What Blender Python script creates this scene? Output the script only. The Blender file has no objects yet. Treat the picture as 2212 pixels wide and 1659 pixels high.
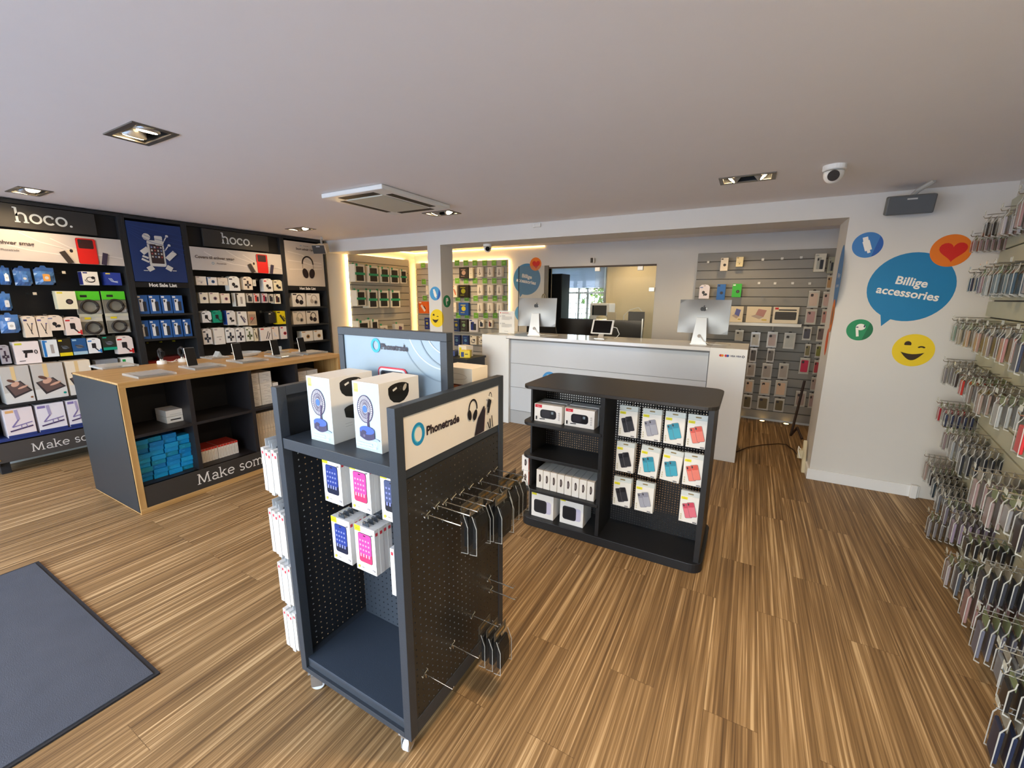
import bpy, math, random
from mathutils import Matrix, Vector
random.seed(7)
PI = math.pi
C = bpy.context.scene.collection
# ------------------------------------------------------------------ materials
def lin(h):
    r = []
    for i in (0, 2, 4):
        c = int(h[i:i+2], 16) / 255.0
        r.append(c / 12.92 if c <= .04045 else ((c + .055) / 1.055) ** 2.4)
    return (r[0], r[1], r[2], 1.0)
MC = {}
def M(h, rough=.5, metal=0., spec=.4, bump=0., name=None, var=.04):
    k = (h, rough, metal, spec, bump, var)
    if k in MC: return MC[k]
    m = bpy.data.materials.new(name or 'paint_' + h); m.use_nodes = True
    nt = m.node_tree; b = nt.nodes['Principled BSDF']
    b.inputs['Roughness'].default_value = rough; b.inputs['Metallic'].default_value = metal
    b.inputs['Specular IOR Level'].default_value = spec
    tc = nt.nodes.new('ShaderNodeTexCoord'); nz = nt.nodes.new('ShaderNodeTexNoise')
    nz.inputs['Scale'].default_value = 9.; nz.inputs['Detail'].default_value = 2.
    nt.links.new(tc.outputs['Object'], nz.inputs['Vector'])
    mx = nt.nodes.new('ShaderNodeMix'); mx.data_type = 'RGBA'
    c = lin(h)
    mx.inputs[6].default_value = tuple(min(1, v * (1 - var)) for v in c[:3]) + (1,)
    mx.inputs[7].default_value = tuple(min(1, v * (1 + var)) for v in c[:3]) + (1,)
    nt.links.new(nz.outputs['Fac'], mx.inputs[0]); nt.links.new(mx.outputs[2], b.inputs['Base Color'])
    if bump:
        n2 = nt.nodes.new('ShaderNodeTexNoise'); n2.inputs['Scale'].default_value = 260.
        nt.links.new(tc.outputs['Object'], n2.inputs['Vector'])
        bp = nt.nodes.new('ShaderNodeBump'); bp.inputs['Strength'].default_value = bump; bp.inputs['Distance'].default_value = .002
        nt.links.new(n2.outputs['Fac'], bp.inputs['Height']); nt.links.new(bp.outputs['Normal'], b.inputs['Normal'])
    MC[k] = m; return m
def emit(h, s, name):
    k = ('e', h, s)
    if k in MC: return MC[k]
    m = bpy.data.materials.new(name); m.use_nodes = True; b = m.node_tree.nodes['Principled BSDF']
    b.inputs['Base Color'].default_value = lin(h); b.inputs['Emission Color'].default_value = lin(h); b.inputs['Emission Strength'].default_value = s
    MC[k] = m; return m
def clear(h='ffffff', op=.12, rough=.08, name='clear_plastic'):
    k = ('c', h, op, rough)
    if k in MC: return MC[k]
    m = bpy.data.materials.new(name); m.use_nodes = True; nt = m.node_tree
    b = nt.nodes['Principled BSDF']; b.inputs['Base Color'].default_value = lin(h); b.inputs['Roughness'].default_value = rough
    b.inputs['Specular IOR Level'].default_value = .6
    t = nt.nodes.new('ShaderNodeBsdfTransparent'); t.inputs[0].default_value = (.95, .95, .94, 1)
    mx = nt.nodes.new('ShaderNodeMixShader'); lw = nt.nodes.new('ShaderNodeLayerWeight'); lw.inputs['Blend'].default_value = .25
    ma = nt.nodes.new('ShaderNodeMath'); ma.operation = 'MULTIPLY_ADD'; ma.inputs[1].default_value = .3; ma.inputs[2].default_value = op
    nt.links.new(lw.outputs['Facing'], ma.inputs[0]); nt.links.new(ma.outputs[0], mx.inputs[0])
    nt.links.new(t.outputs[0], mx.inputs[1]); nt.links.new(b.outputs[0], mx.inputs[2])
    nt.links.new(mx.outputs[0], nt.nodes['Material Output'].inputs[0])
    MC[k] = m; return m
def ramp(nt, stops):
    r = nt.nodes.new('ShaderNodeValToRGB'); e = r.color_ramp.elements
    e[0].position, e[0].color = stops[0][0], lin(stops[0][1]); e[1].position, e[1].color = stops[-1][0], lin(stops[-1][1])
    for p, h in stops[1:-1]:
        q = e.new(p); q.color = lin(h)
    return r
def floor_mat():
    m = bpy.data.materials.new('striped_bamboo_boards'); m.use_nodes = True; nt = m.node_tree; b = nt.nodes['Principled BSDF']
    tc = nt.nodes.new('ShaderNodeTexCoord')
    mp = nt.nodes.new('ShaderNodeMapping'); mp.inputs['Scale'].default_value = (1, 1, 1); mp.inputs['Rotation'].default_value = (0, 0, PI / 2)
    nt.links.new(tc.outputs['Object'], mp.inputs['Vector'])
    br = nt.nodes.new('ShaderNodeTexBrick')
    br.inputs['Scale'].default_value = 1.; br.inputs['Brick Width'].default_value = 1.15; br.inputs['Row Height'].default_value = .19
    br.inputs['Mortar Size'].default_value = .0009; br.inputs['Color1'].default_value = (0, 0, 0, 1); br.inputs['Color2'].default_value = (1, 1, 1, 1)
    br.inputs['Mortar'].default_value = (.5, .5, .5, 1); br.offset = .37
    nt.links.new(mp.outputs[0], br.inputs['Vector'])
    # strands: noise stretched along the boards, shifted per board
    sep = nt.nodes.new('ShaderNodeSeparateXYZ'); nt.links.new(tc.outputs['Object'], sep.inputs[0])
    def strand(sx, sy, off, det):
        a = nt.nodes.new('ShaderNodeMath'); a.operation = 'MULTIPLY'; a.inputs[1].default_value = sx; nt.links.new(sep.outputs[0], a.inputs[0])
        c = nt.nodes.new('ShaderNodeMath'); c.operation = 'MULTIPLY'; c.inputs[1].default_value = sy; nt.links.new(sep.outputs[1], c.inputs[0])
        z = nt.nodes.new('ShaderNodeMath'); z.operation = 'MULTIPLY_ADD'; z.inputs[1].default_value = 7.3; z.inputs[2].default_value = off
        nt.links.new(br.outputs['Color'], z.inputs[0])
        cb = nt.nodes.new('ShaderNodeCombineXYZ'); nt.links.new(a.outputs[0], cb.inputs[0]); nt.links.new(c.outputs[0], cb.inputs[1]); nt.links.new(z.outputs[0], cb.inputs[2])
        n = nt.nodes.new('ShaderNodeTexNoise'); n.inputs['Scale'].default_value = 1.; n.inputs['Detail'].default_value = det; n.inputs['Roughness'].default_value = .6
        nt.links.new(cb.outputs[0], n.inputs['Vector']); return n
    n1 = strand(75, .8, 0, 4.); n2 = strand(190, 1.6, 4, 2.); n3 = strand(22, .5, 9, 2.)
    ad = nt.nodes.new('ShaderNodeMath'); ad.operation = 'MULTIPLY_ADD'; ad.inputs[1].default_value = .45
    nt.links.new(n2.outputs['Fac'], ad.inputs[0]); nt.links.new(n1.outputs['Fac'], ad.inputs[2])
    a2 = nt.nodes.new('ShaderNodeMath'); a2.operation = 'MULTIPLY_ADD'; a2.inputs[1].default_value = .22
    nt.links.new(n3.outputs['Fac'], a2.inputs[0]); nt.links.new(ad.outputs[0], a2.inputs[2])
    a3 = nt.nodes.new('ShaderNodeMath'); a3.operation = 'MULTIPLY_ADD'; a3.inputs[1].default_value = .035
    nt.links.new(br.outputs['Color'], a3.inputs[0]); nt.links.new(a2.outputs[0], a3.inputs[2])
    cr = ramp(nt, ((.56, '55402a'), (.74, '7a5f3f'), (.85, '91734d'), (.94, 'b09067'), (1., 'ccae82')))
    sc = nt.nodes.new('ShaderNodeMapRange'); sc.inputs['From Min'].default_value = .55; sc.inputs['From Max'].default_value = 1.15
    sc.inputs['To Min'].default_value = .55; sc.inputs['To Max'].default_value = 1.1
    nt.links.new(a3.outputs[0], sc.inputs['Value']); nt.links.new(sc.outputs[0], cr.inputs[0])
    mx = nt.nodes.new('ShaderNodeMix'); mx.data_type = 'RGBA'; mx.inputs[7].default_value = lin('2c1a0c')
    mf = nt.nodes.new('ShaderNodeMath'); mf.operation = 'MULTIPLY'; mf.inputs[1].default_value = .55
    nt.links.new(br.outputs['Fac'], mf.inputs[0]); nt.links.new(mf.outputs[0], mx.inputs[0]); nt.links.new(cr.outputs[0], mx.inputs[6])
    nt.links.new(mx.outputs[2], b.inputs['Base Color']); b.inputs['Roughness'].default_value = .5; b.inputs['Specular IOR Level'].default_value = .25
    return m
def oak_mat(axis):
    m = bpy.data.materials.new('oak_veneer'); m.use_nodes = True; nt = m.node_tree; b = nt.nodes['Principled BSDF']
    tc = nt.nodes.new('ShaderNodeTexCoord'); mp = nt.nodes.new('ShaderNodeMapping')
    s = [38, 38, 38]; s[axis] = 2.; mp.inputs['Scale'].default_value = s
    nt.links.new(tc.outputs['Object'], mp.inputs[0]); n = nt.nodes.new('ShaderNodeTexNoise'); n.inputs['Scale'].default_value = 1.; n.inputs['Detail'].default_value = 4.
    nt.links.new(mp.outputs[0], n.inputs['Vector']); cr = ramp(nt, ((.25, 'a67c48'), (.5, 'bd935a'), (.8, 'cda670')))
    nt.links.new(n.outputs['Fac'], cr.inputs[0]); nt.links.new(cr.outputs[0], b.inputs['Base Color']); b.inputs['Roughness'].default_value = .38
    return m
WHITE = M('dad7d1', .75, bump=.05, var=.01); CEIL = M('f1ebe8', .8, bump=.05, var=.01)
BLK = M('1b1a1b', .5); BLK2 = M('242426', .55); ANTH = M('23292f', .45, bump=.15); CHAR = M('33312f', .5); INK = M('17141a', .6)
CHROME = M('d8d4cc', .18, 1.); STEEL = M('a9a6a0', .35, 1.); ALU = M('c9c9c9', .34, .85)
PAPER = M('f2efe9', .55); GLOSSW = M('eeeeec', .12, spec=.5, var=.01); LACQ = M('ebebe9', .25, var=.01)
CLR = clear('4a4a4a', .06); CLR2 = clear('4c4b49', .08, .1); GLASS = clear('fafcfa', .03, .02, 'window_glass'); RIM = clear('e4e4de', .42, .2, 'plastic_rim')
# ------------------------------------------------------------------ mesh builder
TXT = {}
def textmesh(s, off):
    k = (s, off)
    if k not in TXT:
        cu = bpy.data.curves.new('lettering', 'FONT'); cu.body = s; cu.size = 1; cu.resolution_u = 3; cu.fill_mode = 'FRONT'; cu.offset = off
        o = bpy.data.objects.new('lettering', cu); C.objects.link(o); bpy.context.view_layer.update()
        e = o.evaluated_get(bpy.context.evaluated_depsgraph_get()); me = e.to_mesh()
        vs = [(v.co.x, v.co.y) for v in me.vertices]; fs = [tuple(p.vertices) for p in me.polygons]
        e.to_mesh_clear(); bpy.data.objects.remove(o); bpy.data.curves.remove(cu)
        x0 = min(v[0] for v in vs); x1 = max(v[0] for v in vs)
        TXT[k] = ([(v[0] - x0, v[1]) for v in vs], fs, x1 - x0)
    return TXT[k]
class B:
    def __init__(s):
        s.v = []; s.f = []; s.mi = []; s.mats = []; s.X = Matrix.Identity(4); s.P = None; s.n = 0.
    def mat(s, m):
        if m not in s.mats: s.mats.append(m)
        return s.mats.index(m)
    def add(s, vs, fs, m):
        o = len(s.v); i = s.mat(m)
        for p in vs: s.v.append(tuple(s.X @ Vector(p)))
        for f in fs: s.f.append(tuple(q + o for q in f)); s.mi.append(i)
        return s
    def box(s, x0, x1, y0, y1, z0, z1, m):
        return s.add([(x0, y0, z0), (x1, y0, z0), (x1, y1, z0), (x0, y1, z0), (x0, y0, z1), (x1, y0, z1), (x1, y1, z1), (x0, y1, z1)],
              [(0, 3, 2, 1), (4, 5, 6, 7), (0, 1, 5, 4), (1, 2, 6, 5), (2, 3, 7, 6), (3, 0, 4, 7)], m)
    def frus(s, a, z0, b, z1, m):   # a,b: (x0,x1,y0,y1)
        return s.add([(a[0], a[2], z0), (a[1], a[2], z0), (a[1], a[3], z0), (a[0], a[3], z0), (b[0], b[2], z1), (b[1], b[2], z1), (b[1], b[3], z1), (b[0], b[3], z1)],
              [(0, 3, 2, 1), (4, 5, 6, 7), (0, 1, 5, 4), (1, 2, 6, 5), (2, 3, 7, 6), (3, 0, 4, 7)], m)
    def tube(s, pts, r, m, n=8, r2=None, caps=True):
        pts = [Vector(p) for p in pts]; k = len(pts); vs = []; fs = []; up = None
        for i, p in enumerate(pts):
            d = (pts[min(i + 1, k - 1)] - pts[max(i - 1, 0)]).normalized()
            if up is None:
                a = Vector((0, 0, 1)) if abs(d.z) < .9 else Vector((1, 0, 0)); up = d.cross(a).normalized()
            up = (up - d * up.dot(d)).normalized(); w = d.cross(up)
            rr = r if r2 is None else r + (r2 - r) * i / (k - 1)
            for j in range(n):
                t = 2 * PI * j / n; vs.append(tuple(p + up * (rr * math.cos(t)) + w * (rr * math.sin(t))))
        for i in range(k - 1):
            for j in range(n): fs.append((i * n + j, i * n + (j + 1) % n, (i + 1) * n + (j + 1) % n, (i + 1) * n + j))
        if caps: fs.append(tuple(range(n))[::-1]); fs.append(tuple((k - 1) * n + j for j in range(n)))
        return s.add(vs, fs, m)
    def cyl(s, a, b, r, m, n=20, r2=None): return s.tube([a, b], r, m, n, r2)
    def lathe(s, prof, m, n=20, c=(0, 0, 0)):
        vs = []; fs = []; k = len(prof)
        for r, z in prof:
            for j in range(n): t = 2 * PI * j / n; vs.append((c[0] + r * math.cos(t), c[1] + r * math.sin(t), c[2] + z))
        for i in range(k - 1):
            for j in range(n): fs.append((i * n + j, i * n + (j + 1) % n, (i + 1) * n + (j + 1) % n, (i + 1) * n + j))
        fs.append(tuple(range(n))[::-1]); fs.append(tuple((k - 1) * n + j for j in range(n)))
        return s.add(vs, fs, m)
    def prismx(s, prof, x0, x1, m):  # prof in (y,z)
        k = len(prof); vs = [(x0, y, z) for y, z in prof] + [(x1, y, z) for y, z in prof]
        fs = [tuple(range(k))[::-1], tuple(range(k, 2 * k))] + [(i, (i + 1) % k, k + (i + 1) % k, k + i) for i in range(k)]
        return s.add(vs, fs, m)
    def prismy(s, prof, y0, y1, m):  # prof in (x,z)
        k = len(prof); vs = [(x, y0, z) for x, z in prof] + [(x, y1, z) for x, z in prof]
        fs = [tuple(range(k)), tuple(range(k, 2 * k))[::-1]] + [(i, (i + 1) % k, k + (i + 1) % k, k + i)[::-1] for i in range(k)]
        return s.add(vs, fs, m)
    def prismz(s, prof, z0, z1, m):
        k = len(prof); vs = [(x, y, z0) for x, y in prof] + [(x, y, z1) for x, y in prof]
        fs = [tuple(range(k))[::-1], tuple(range(k, 2 * k))] + [(i, (i + 1) % k, k + (i + 1) % k, k + i) for i in range(k)]
        return s.add(vs, fs, m)
    # flat printing on a face; u to the right, v up as one looks at that face
    def front(s, y=0., step=.0004): s.P = lambda u, v, n: (u, y - n, v); s.n = step; s.st = step; return s
    def back(s, y=0., step=.0004): s.P = lambda u, v, n: (-u, y + n, v); s.n = step; s.st = step; return s
    def right(s, x=0., step=.0004): s.P = lambda u, v, n: (x + n, u, v); s.n = step; s.st = step; return s
    def left(s, x=0., step=.0004): s.P = lambda u, v, n: (x - n, -u, v); s.n = step; s.st = step; return s
    def top(s, z=0., step=.0004): s.P = lambda u, v, n: (u, v, z + n); s.n = step; s.st = step; return s
    def pg(s, pts, m, keep=False):
        s.add([s.P(u, v, s.n) for u, v in pts], [tuple(range(len(pts)))], m)
        if not keep: s.n += s.st
        return s
    def rect(s, u0, v0, u1, v1, m): return s.pg([(u0, v0), (u1, v0), (u1, v1), (u0, v1)], m)
    def bar(s, u0, v0, u1, v1, t, m):
        d = math.hypot(u1 - u0, v1 - v0) or 1; a = -(v1 - v0) / d * t / 2; b = (u1 - u0) / d * t / 2
        return s.pg([(u0 - a, v0 - b), (u1 - a, v1 - b), (u1 + a, v1 + b), (u0 + a, v0 + b)], m)
    def ell(s, u, v, ru, rv, m, n=20, rot=0.):
        c, q = math.cos(rot), math.sin(rot); pts = []
        for j in range(n):
            t = 2 * PI * j / n; a, b = ru * math.cos(t), rv * math.sin(t); pts.append((u + a * c - b * q, v + a * q + b * c))
        return s.pg(pts, m)
    def rr(s, u0, v0, u1, v1, r, m, n=4, rot=0., piv=None):
        pts = []
        for cx, cy, a0 in ((u1 - r, v0 + r, -90), (u1 - r, v1 - r, 0), (u0 + r, v1 - r, 90), (u0 + r, v0 + r, 180)):
            for j in range(n + 1): t = math.radians(a0 + 90 * j / n); pts.append((cx + r * math.cos(t), cy + r * math.sin(t)))
        if rot:
            pu, pv = piv or ((u0 + u1) / 2, (v0 + v1) / 2); c, q = math.cos(rot), math.sin(rot)
            pts = [(pu + (a - pu) * c - (b - pv) * q, pv + (a - pu) * q + (b - pv) * c) for a, b in pts]
        return s.pg(pts, m)
    def ring(s, u, v, ru, rv, t, m, a0=0., a1=360., n=24, t1=None):
        vs = []; fs = []
        for j in range(n + 1):
            a = math.radians(a0 + (a1 - a0) * j / n); tt = t if t1 is None else t + (t1 - t) * j / n
            for d in (-tt / 2, tt / 2): vs.append(s.P(u + (ru + d) * math.cos(a), v + (rv + d) * math.sin(a), s.n))
        for j in range(n): fs.append((2 * j, 2 * j + 1, 2 * j + 3, 2 * j + 2))
        s.add(vs, fs, m); s.n += s.st; return s
    def path(s, pts, t, m):
        for i in range(len(pts) - 1):
            a, b = pts[i], pts[i + 1]; s.bar(a[0], a[1], b[0], b[1], t, m)
        return s
    def txt(s, t, u, v, cap, m, align='c', off=.0, sx=1., slope=0.):
        vs, fs, w = textmesh(t, off); k = cap / .69; x = {'c': -w / 2, 'l': 0, 'r': -w}[align]
        c, q = math.cos(slope), math.sin(slope); o = []
        for a, b in vs:
            a = (a + x) * k * sx; b = b * k; o.append(s.P(u + a * c - b * q, v + a * q + b * c, s.n))
        s.add(o, fs, m); s.n += s.st; return s
    def perf(s, u0, u1, v0, v1, pu, pv, r, th, m, ns=6):
        nu = max(1, int((u1 - u0) / pu)); nv = max(1, int((v1 - v0) / pv)); du = (u1 - u0) / nu; dv = (v1 - v0) / nv
        k = 2 if ns == 4 else 4   # outer points: 4 corners (+ 4 edge mids)
        if ns == 4: O = [(-.5, -.5), (.5, -.5), (.5, .5), (-.5, .5)]; I = [(-r, -r), (r, -r), (r, r), (-r, r)]
        else:
            O = [(-.5, -.5), (0, -.5), (.5, -.5), (.5, 0), (.5, .5), (0, .5), (-.5, .5), (-.5, 0)]
            I = [(r * math.cos(math.radians(a)), r * math.sin(math.radians(a))) for a in (225, 270, 315, 0, 45, 90, 135, 180)]
        n = len(O); vs = []; fs = []
        for i in range(nu):
            for j in range(nv):
                cu, cv = u0 + (i + .5) * du, v0 + (j + .5) * dv; b = len(vs)
                for d in (0., -th):
                    vs += [s.P(cu + a * du, cv + c * dv, d) for a, c in O] + [s.P(cu + a, cv + c, d) for a, c in I]
                for q in range(n):
                    w = (q + 1) % n
                    fs += [(b + q, b + w, b + n + w, b + n + q), (b + 2 * n + w, b + 2 * n + q, b + 3 * n + q, b + 3 * n + w), (b + n + q, b + n + w, b + 3 * n + w, b + 3 * n + q)]
        return s.add(vs, fs, m)
    def build(s, name, parent=None, loc=None, rz=None, smooth=False, bevel=0., kind=None):
        me = bpy.data.meshes.new(name); me.from_pydata(s.v, [], s.f)
        for m in s.mats: me.materials.append(m)
        me.polygons.foreach_set('material_index', s.mi)
        if smooth: me.polygons.foreach_set('use_smooth', [True] * len(s.f))
        me.update(); o = bpy.data.objects.new(name, me); C.objects.link(o)
        if loc is not None: o.location = loc
        if rz is not None: o.rotation_euler = (0, 0, rz)
        if parent is not None: o.parent = parent
        if bevel:
            b = o.modifiers.new('edges', 'BEVEL'); b.width = bevel; b.segments = 2; b.limit_method = 'ANGLE'; b.angle_limit = .6
        if kind: o['kind'] = kind
        return o
def T(o, label, cat, group=None):
    o['label'] = label; o['category'] = cat
    if group: o['group'] = group
    return o
def E(name, loc, rz=0., label=None, cat=None, group=None):
    o = bpy.data.objects.new(name, None); o.empty_display_size = .1; C.objects.link(o); o.location = loc; o.rotation_euler = (0, 0, rz)
    if label: T(o, label, cat, group)
    return o
KIDS = {}
def dup(root, loc, rz=None, label=None, group=None):
    r = root.copy(); C.objects.link(r); r.location = loc
    if rz is not None: r.rotation_euler = (r.rotation_euler[0], r.rotation_euler[1], rz)
    if label: r['label'] = label
    if group: r['group'] = group
    for ch in list(root.children):
        c = ch.copy(); C.objects.link(c); c.parent = r
        for g in list(ch.children):
            d = g.copy(); C.objects.link(d); d.parent = c
    return r
def S(b, name, bevel=0.): return b.build(name, kind='structure', bevel=bevel)
ORD = ['first', 'second', 'third', 'fourth', 'fifth', 'sixth', 'seventh', 'eighth', 'ninth', 'tenth', 'eleventh', 'twelfth', 'thirteenth', 'fourteenth']
# slab serif letters drawn as strokes, x height 1
GLY = {
 'h': (1.08, [('l', .18, 0, .18, 1.5), ('a', .5, .62, .32, .34, 0, 180), ('l', .82, .62, .82, 0), ('s', -.02, .38, .04), ('s', .62, 1.02, .04), ('s', -.04, .2, 1.47)]),
 'o': (1.05, [('a', .5, .5, .4, .43, 0, 360)]),
 'c': (.95, [('a', .5, .5, .4, .43, 45, 315), ('d', .76, .76, .11)]),
 '.': (.4, [('d', .2, .1, .12)]),
 'M': (1.7, [('l', .2, 0, .3, 1.38), ('l', .3, 1.38, .8, .1), ('l', .8, .1, 1.28, 1.38), ('l', 1.28, 1.38, 1.4, 0), ('s', 0, .42, .05), ('s', 1.18, 1.6, .05), ('s', .08, .36, 1.36), ('s', 1.24, 1.5, 1.36)]),
 'a': (.98, [('a', .42, .3, .3, .25, 0, 360), ('l', .74, .62, .76, .02), ('a', .44, .62, .3, .33, 0, 150), ('s', .72, .94, .05)]),
 'k': (1.05, [('l', .18, 0, .18, 1.5), ('l', .2, .42, .72, .95), ('l', .42, .6, .84, .04), ('s', 0, .36, .05), ('s', .7, 1.0, .05), ('s', .56, .92, .95), ('s', -.02, .2, 1.46)]),
 'e': (.95, [('a', .46, .5, .38, .43, 0, 318), ('l', .08, .5, .84, .52)]),
 's': (.85, [('a', .42, .72, .24, .23, 20, 255), ('l', .36, .5, .5, .46), ('a', .42, .25, .27, .22, -160, 80)]),
 'm': (1.65, [('l', .2, 0, .2, .96), ('a', .48, .62, .28, .34, 0, 180), ('l', .76, .62, .76, 0), ('a', 1.04, .62, .28, .34, 0, 180), ('l', 1.32, .62, 1.32, 0), ('s', .02, .38, .05), ('s', .6, .92, .05), ('s', 1.16, 1.5, .05), ('s', 0, .22, .95)]),
 't': (.68, [('l', .28, 1.3, .28, .22), ('a', .44, .22, .16, .17, 180, 300), ('s', .04, .6, .95)]),
 'i': (.5, [('l', .24, 0, .24, .96), ('s', .06, .42, .05), ('s', .04, .26, .95), ('d', .24, 1.32, .11)]),
 'n': (1.12, [('l', .2, 0, .2, .96), ('a', .5, .62, .32, .34, 0, 180), ('l', .82, .62, .82, 0), ('s', .02, .38, .05), ('s', .66, 1.0, .05), ('s', 0, .22, .95)]),
 'g': (1.0, [('a', .46, .56, .36, .38, 0, 360), ('l', .82, .96, .82, -.1), ('a', .46, -.12, .36, .3, 180, 360)]),
 ' ': (.55, [])}
def slab(b, text, u, v, xh, m, t=.15):
    for ch in text:
        w, st = GLY[ch]; n0 = b.n
        for q in st:
            if q[0] == 'l': b.bar(u + q[1] * xh, v + q[2] * xh, u + q[3] * xh, v + q[4] * xh, t * xh, m)
            elif q[0] == 'a': b.ring(u + q[1] * xh, v + q[2] * xh, q[3] * xh, q[4] * xh, t * xh, m, q[5], q[6], 18)
            elif q[0] == 's': b.bar(u + q[1] * xh, v + q[3] * xh, u + q[2] * xh, v + q[3] * xh, t * .62 * xh, m)
            else: b.ell(u + q[1] * xh, v + q[2] * xh, q[3] * xh, q[3] * xh, m, 12)
            b.n = n0 + .00002 * st.index(q)
        b.n = n0; u += w * xh
    return u
# ------------------------------------------------------------------ printed pictures on packs (0..w, 0..h seen from the front)
DK = M('2a2628', .4)
def art(b, kind, x0, z0, w, h, acc):
    A = M(acc, .4); cx = x0 + w / 2; cz = z0 + h / 2; r = min(w, h)
    U = lambda a: x0 + a * w
    V = lambda a: z0 + a * h
    if kind in ('plain', 'lens', 'dot', 'buds', 'mount', 'watch', 'stickd', 'stickv', 'pens', 'wire', 'plug', 'coil', 'gimbal', 'dark', 'headphone', 'iphone', 'stand'):
        b.rect(U(.06), V(.86), U(.34), V(.95), A)          # corner tag
    if kind == 'plain': b.bar(U(.2), V(.45), U(.7), V(.45), .04 * h, M('a8a098')); b.ell(cx, V(.3), .1 * r, .1 * r, A)
    elif kind == 'coil':
        b.ring(U(.5), V(.42), .26 * r, .2 * r, .05 * r, DK); b.ring(U(.45), V(.36), .3 * r, .18 * r, .04 * r, DK, 160, 380); b.ell(U(.66), V(.55), .13 * r, .12 * r, DK)
    elif kind == 'wire':
        for k in range(3): b.path([(U(.2 + .08 * k), V(.55)), (U(.35 + .08 * k), V(.3)), (U(.75), V(.2 + .06 * k))], .035 * r, M('c8d4ea'))
    elif kind == 'lens': b.ell(U(.62), V(.42), .19 * r, .19 * r, DK); b.ell(U(.62), V(.42), .1 * r, .1 * r, M('5a4a48'))
    elif kind == 'dot': b.ell(U(.56), V(.45), .2 * r, .2 * r, A); b.ell(U(.56), V(.45), .11 * r, .11 * r, DK)
    elif kind == 'plug':
        b.bar(U(.3), V(.75), U(.6), V(.15), .06 * w, DK); b.bar(U(.7), V(.75), U(.5), V(.2), .06 * w, DK); b.bar(U(.62), V(.72), U(.76), V(.72), .1 * w, A)
    elif kind == 'buds':
        b.ell(U(.42), V(.5), .15 * r, .17 * r, DK); b.bar(U(.42), V(.5), U(.5), V(.22), .09 * w, DK); b.ell(U(.66), V(.34), .15 * r, .13 * r, DK)
    elif kind == 'earbuds':
        b.ring(U(.42), V(.3), .13 * r, .13 * r, .08 * r, A); b.path([(U(.36), V(.4)), (U(.42), V(.85)), (U(.48), V(.4))], .05 * w, A)
        b.rect(U(.72), V(.0), U(1), V(1), M('d8cebc'))
    elif kind == 'mount':
        b.rr(U(.3), V(.38), U(.62), V(.74), .05 * r, DK); b.bar(U(.5), V(.42), U(.74), V(.18), .1 * r, DK); b.ell(U(.78), V(.15), .1 * r, .07 * r, A); b.rect(U(.86), V(.02), U(.99), V(.3), A)
    elif kind == 'watch':
        b.bar(U(.5), V(.12), U(.5), V(.78), .2 * w, A); b.bar(U(.14), V(.42), U(.86), V(.42), .17 * h, A); b.ell(U(.5), V(.42), .17 * r, .17 * r, DK); b.ell(U(.5), V(.42), .1 * r, .1 * r, M('b8b4b0'))
    elif kind == 'stickd': b.bar(U(.32), V(.7), U(.72), V(.2), .2 * w, A); b.bar(U(.6), V(.62), U(.8), V(.36), .08 * w, DK)
    elif kind == 'stickv': b.rect(U(.02), V(.02), U(.2), V(.98), A); b.rr(U(.5), V(.2), U(.72), V(.72), .03 * r, M('a8a09a'))
    elif kind == 'pens': b.bar(U(.72), V(.72), U(.5), V(.15), .06 * w, DK); b.bar(U(.86), V(.6), U(.66), V(.12), .06 * w, DK)
    elif kind == 'gimbal':
        b.rr(U(.34), V(.48), U(.72), V(.62), .03 * r, DK); b.bar(U(.44), V(.5), U(.4), V(.28), .09 * w, DK); b.bar(U(.3), V(.6), U(.42), V(.56), .04 * w, DK); b.ring(U(.83), V(.52), .05 * r, .1 * r, .04 * r, DK)
        b.bar(U(.12), V(.14), U(.36), V(.14), .03 * h, DK)
    elif kind == 'dark':
        b.rect(U(0), V(0), U(1), V(.2), A); b.ell(U(.5), V(.5), .24 * r, .18 * r, M('6a7078')); b.bar(U(.2), V(.6), U(.8), V(.45), .08 * h, M('484c54'))
    elif kind == 'tablet':
        b.rect(U(0), V(0), U(1), V(.3), M('e2ded8')); b.rect(U(.36), V(.62), U(.5), V(1), M('e8c890'))
        b.pg([(U(.06), V(.5)), (U(.62), V(.6)), (U(.98), V(.3)), (U(.3), V(.14))], M('3a3436')); b.pg([(U(.12), V(.5)), (U(.6), V(.57)), (U(.88), V(.32)), (U(.34), V(.2))], M('6a5450'))
        b.ell(U(.42), V(.52), .16 * w, .12 * w, M('d8a890'), rot=.6); b.ell(U(.3), V(.62), .15 * w, .07 * w, M('6a4a40'), rot=-.5); b.ell(U(.66), V(.42), .2 * w, .05 * w, M('d8a890'), rot=.35)
        b.ell(U(.9), V(.12), .05 * w, .05 * w, A)
    elif kind == 'photo': b.rect(U(.05), V(.1), U(.95), V(.8), M('a8907a')); b.ell(U(.4), V(.5), .2 * r, .2 * r, A); b.bar(U(.2), V(.2), U(.8), V(.6), .05 * r, DK)
    elif kind == 'stand':
        Pp = M('8878a8')
        b.rect(U(0), V(0), U(1), V(.08), M('2a3a78')); b.bar(U(.42), V(.95), U(.46), V(.6), .12 * w, M('b0a4c4')); b.bar(U(.46), V(.6), U(.2), V(.36), .04 * h, Pp); b.bar(U(.2), V(.36), U(.92), V(.46), .035 * h, Pp)
        b.bar(U(.1), V(.22), U(.92), V(.32), .05 * h, M('4a3a60')); b.bar(U(.5), V(.26), U(.52), V(.42), .02 * h, Pp); b.bar(U(.72), V(.28), U(.68), V(.44), .02 * h, Pp)
    elif kind == 'iphone':
        b.rr(U(.2), V(.14), U(.58), V(.8), .06 * r, A); b.rr(U(.5), V(.14), U(.82), V(.66), .06 * r, M('30343c')); b.rr(U(.24), V(.62), U(.38), V(.75), .03 * r, DK)
    elif kind == 'headphone':
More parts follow.
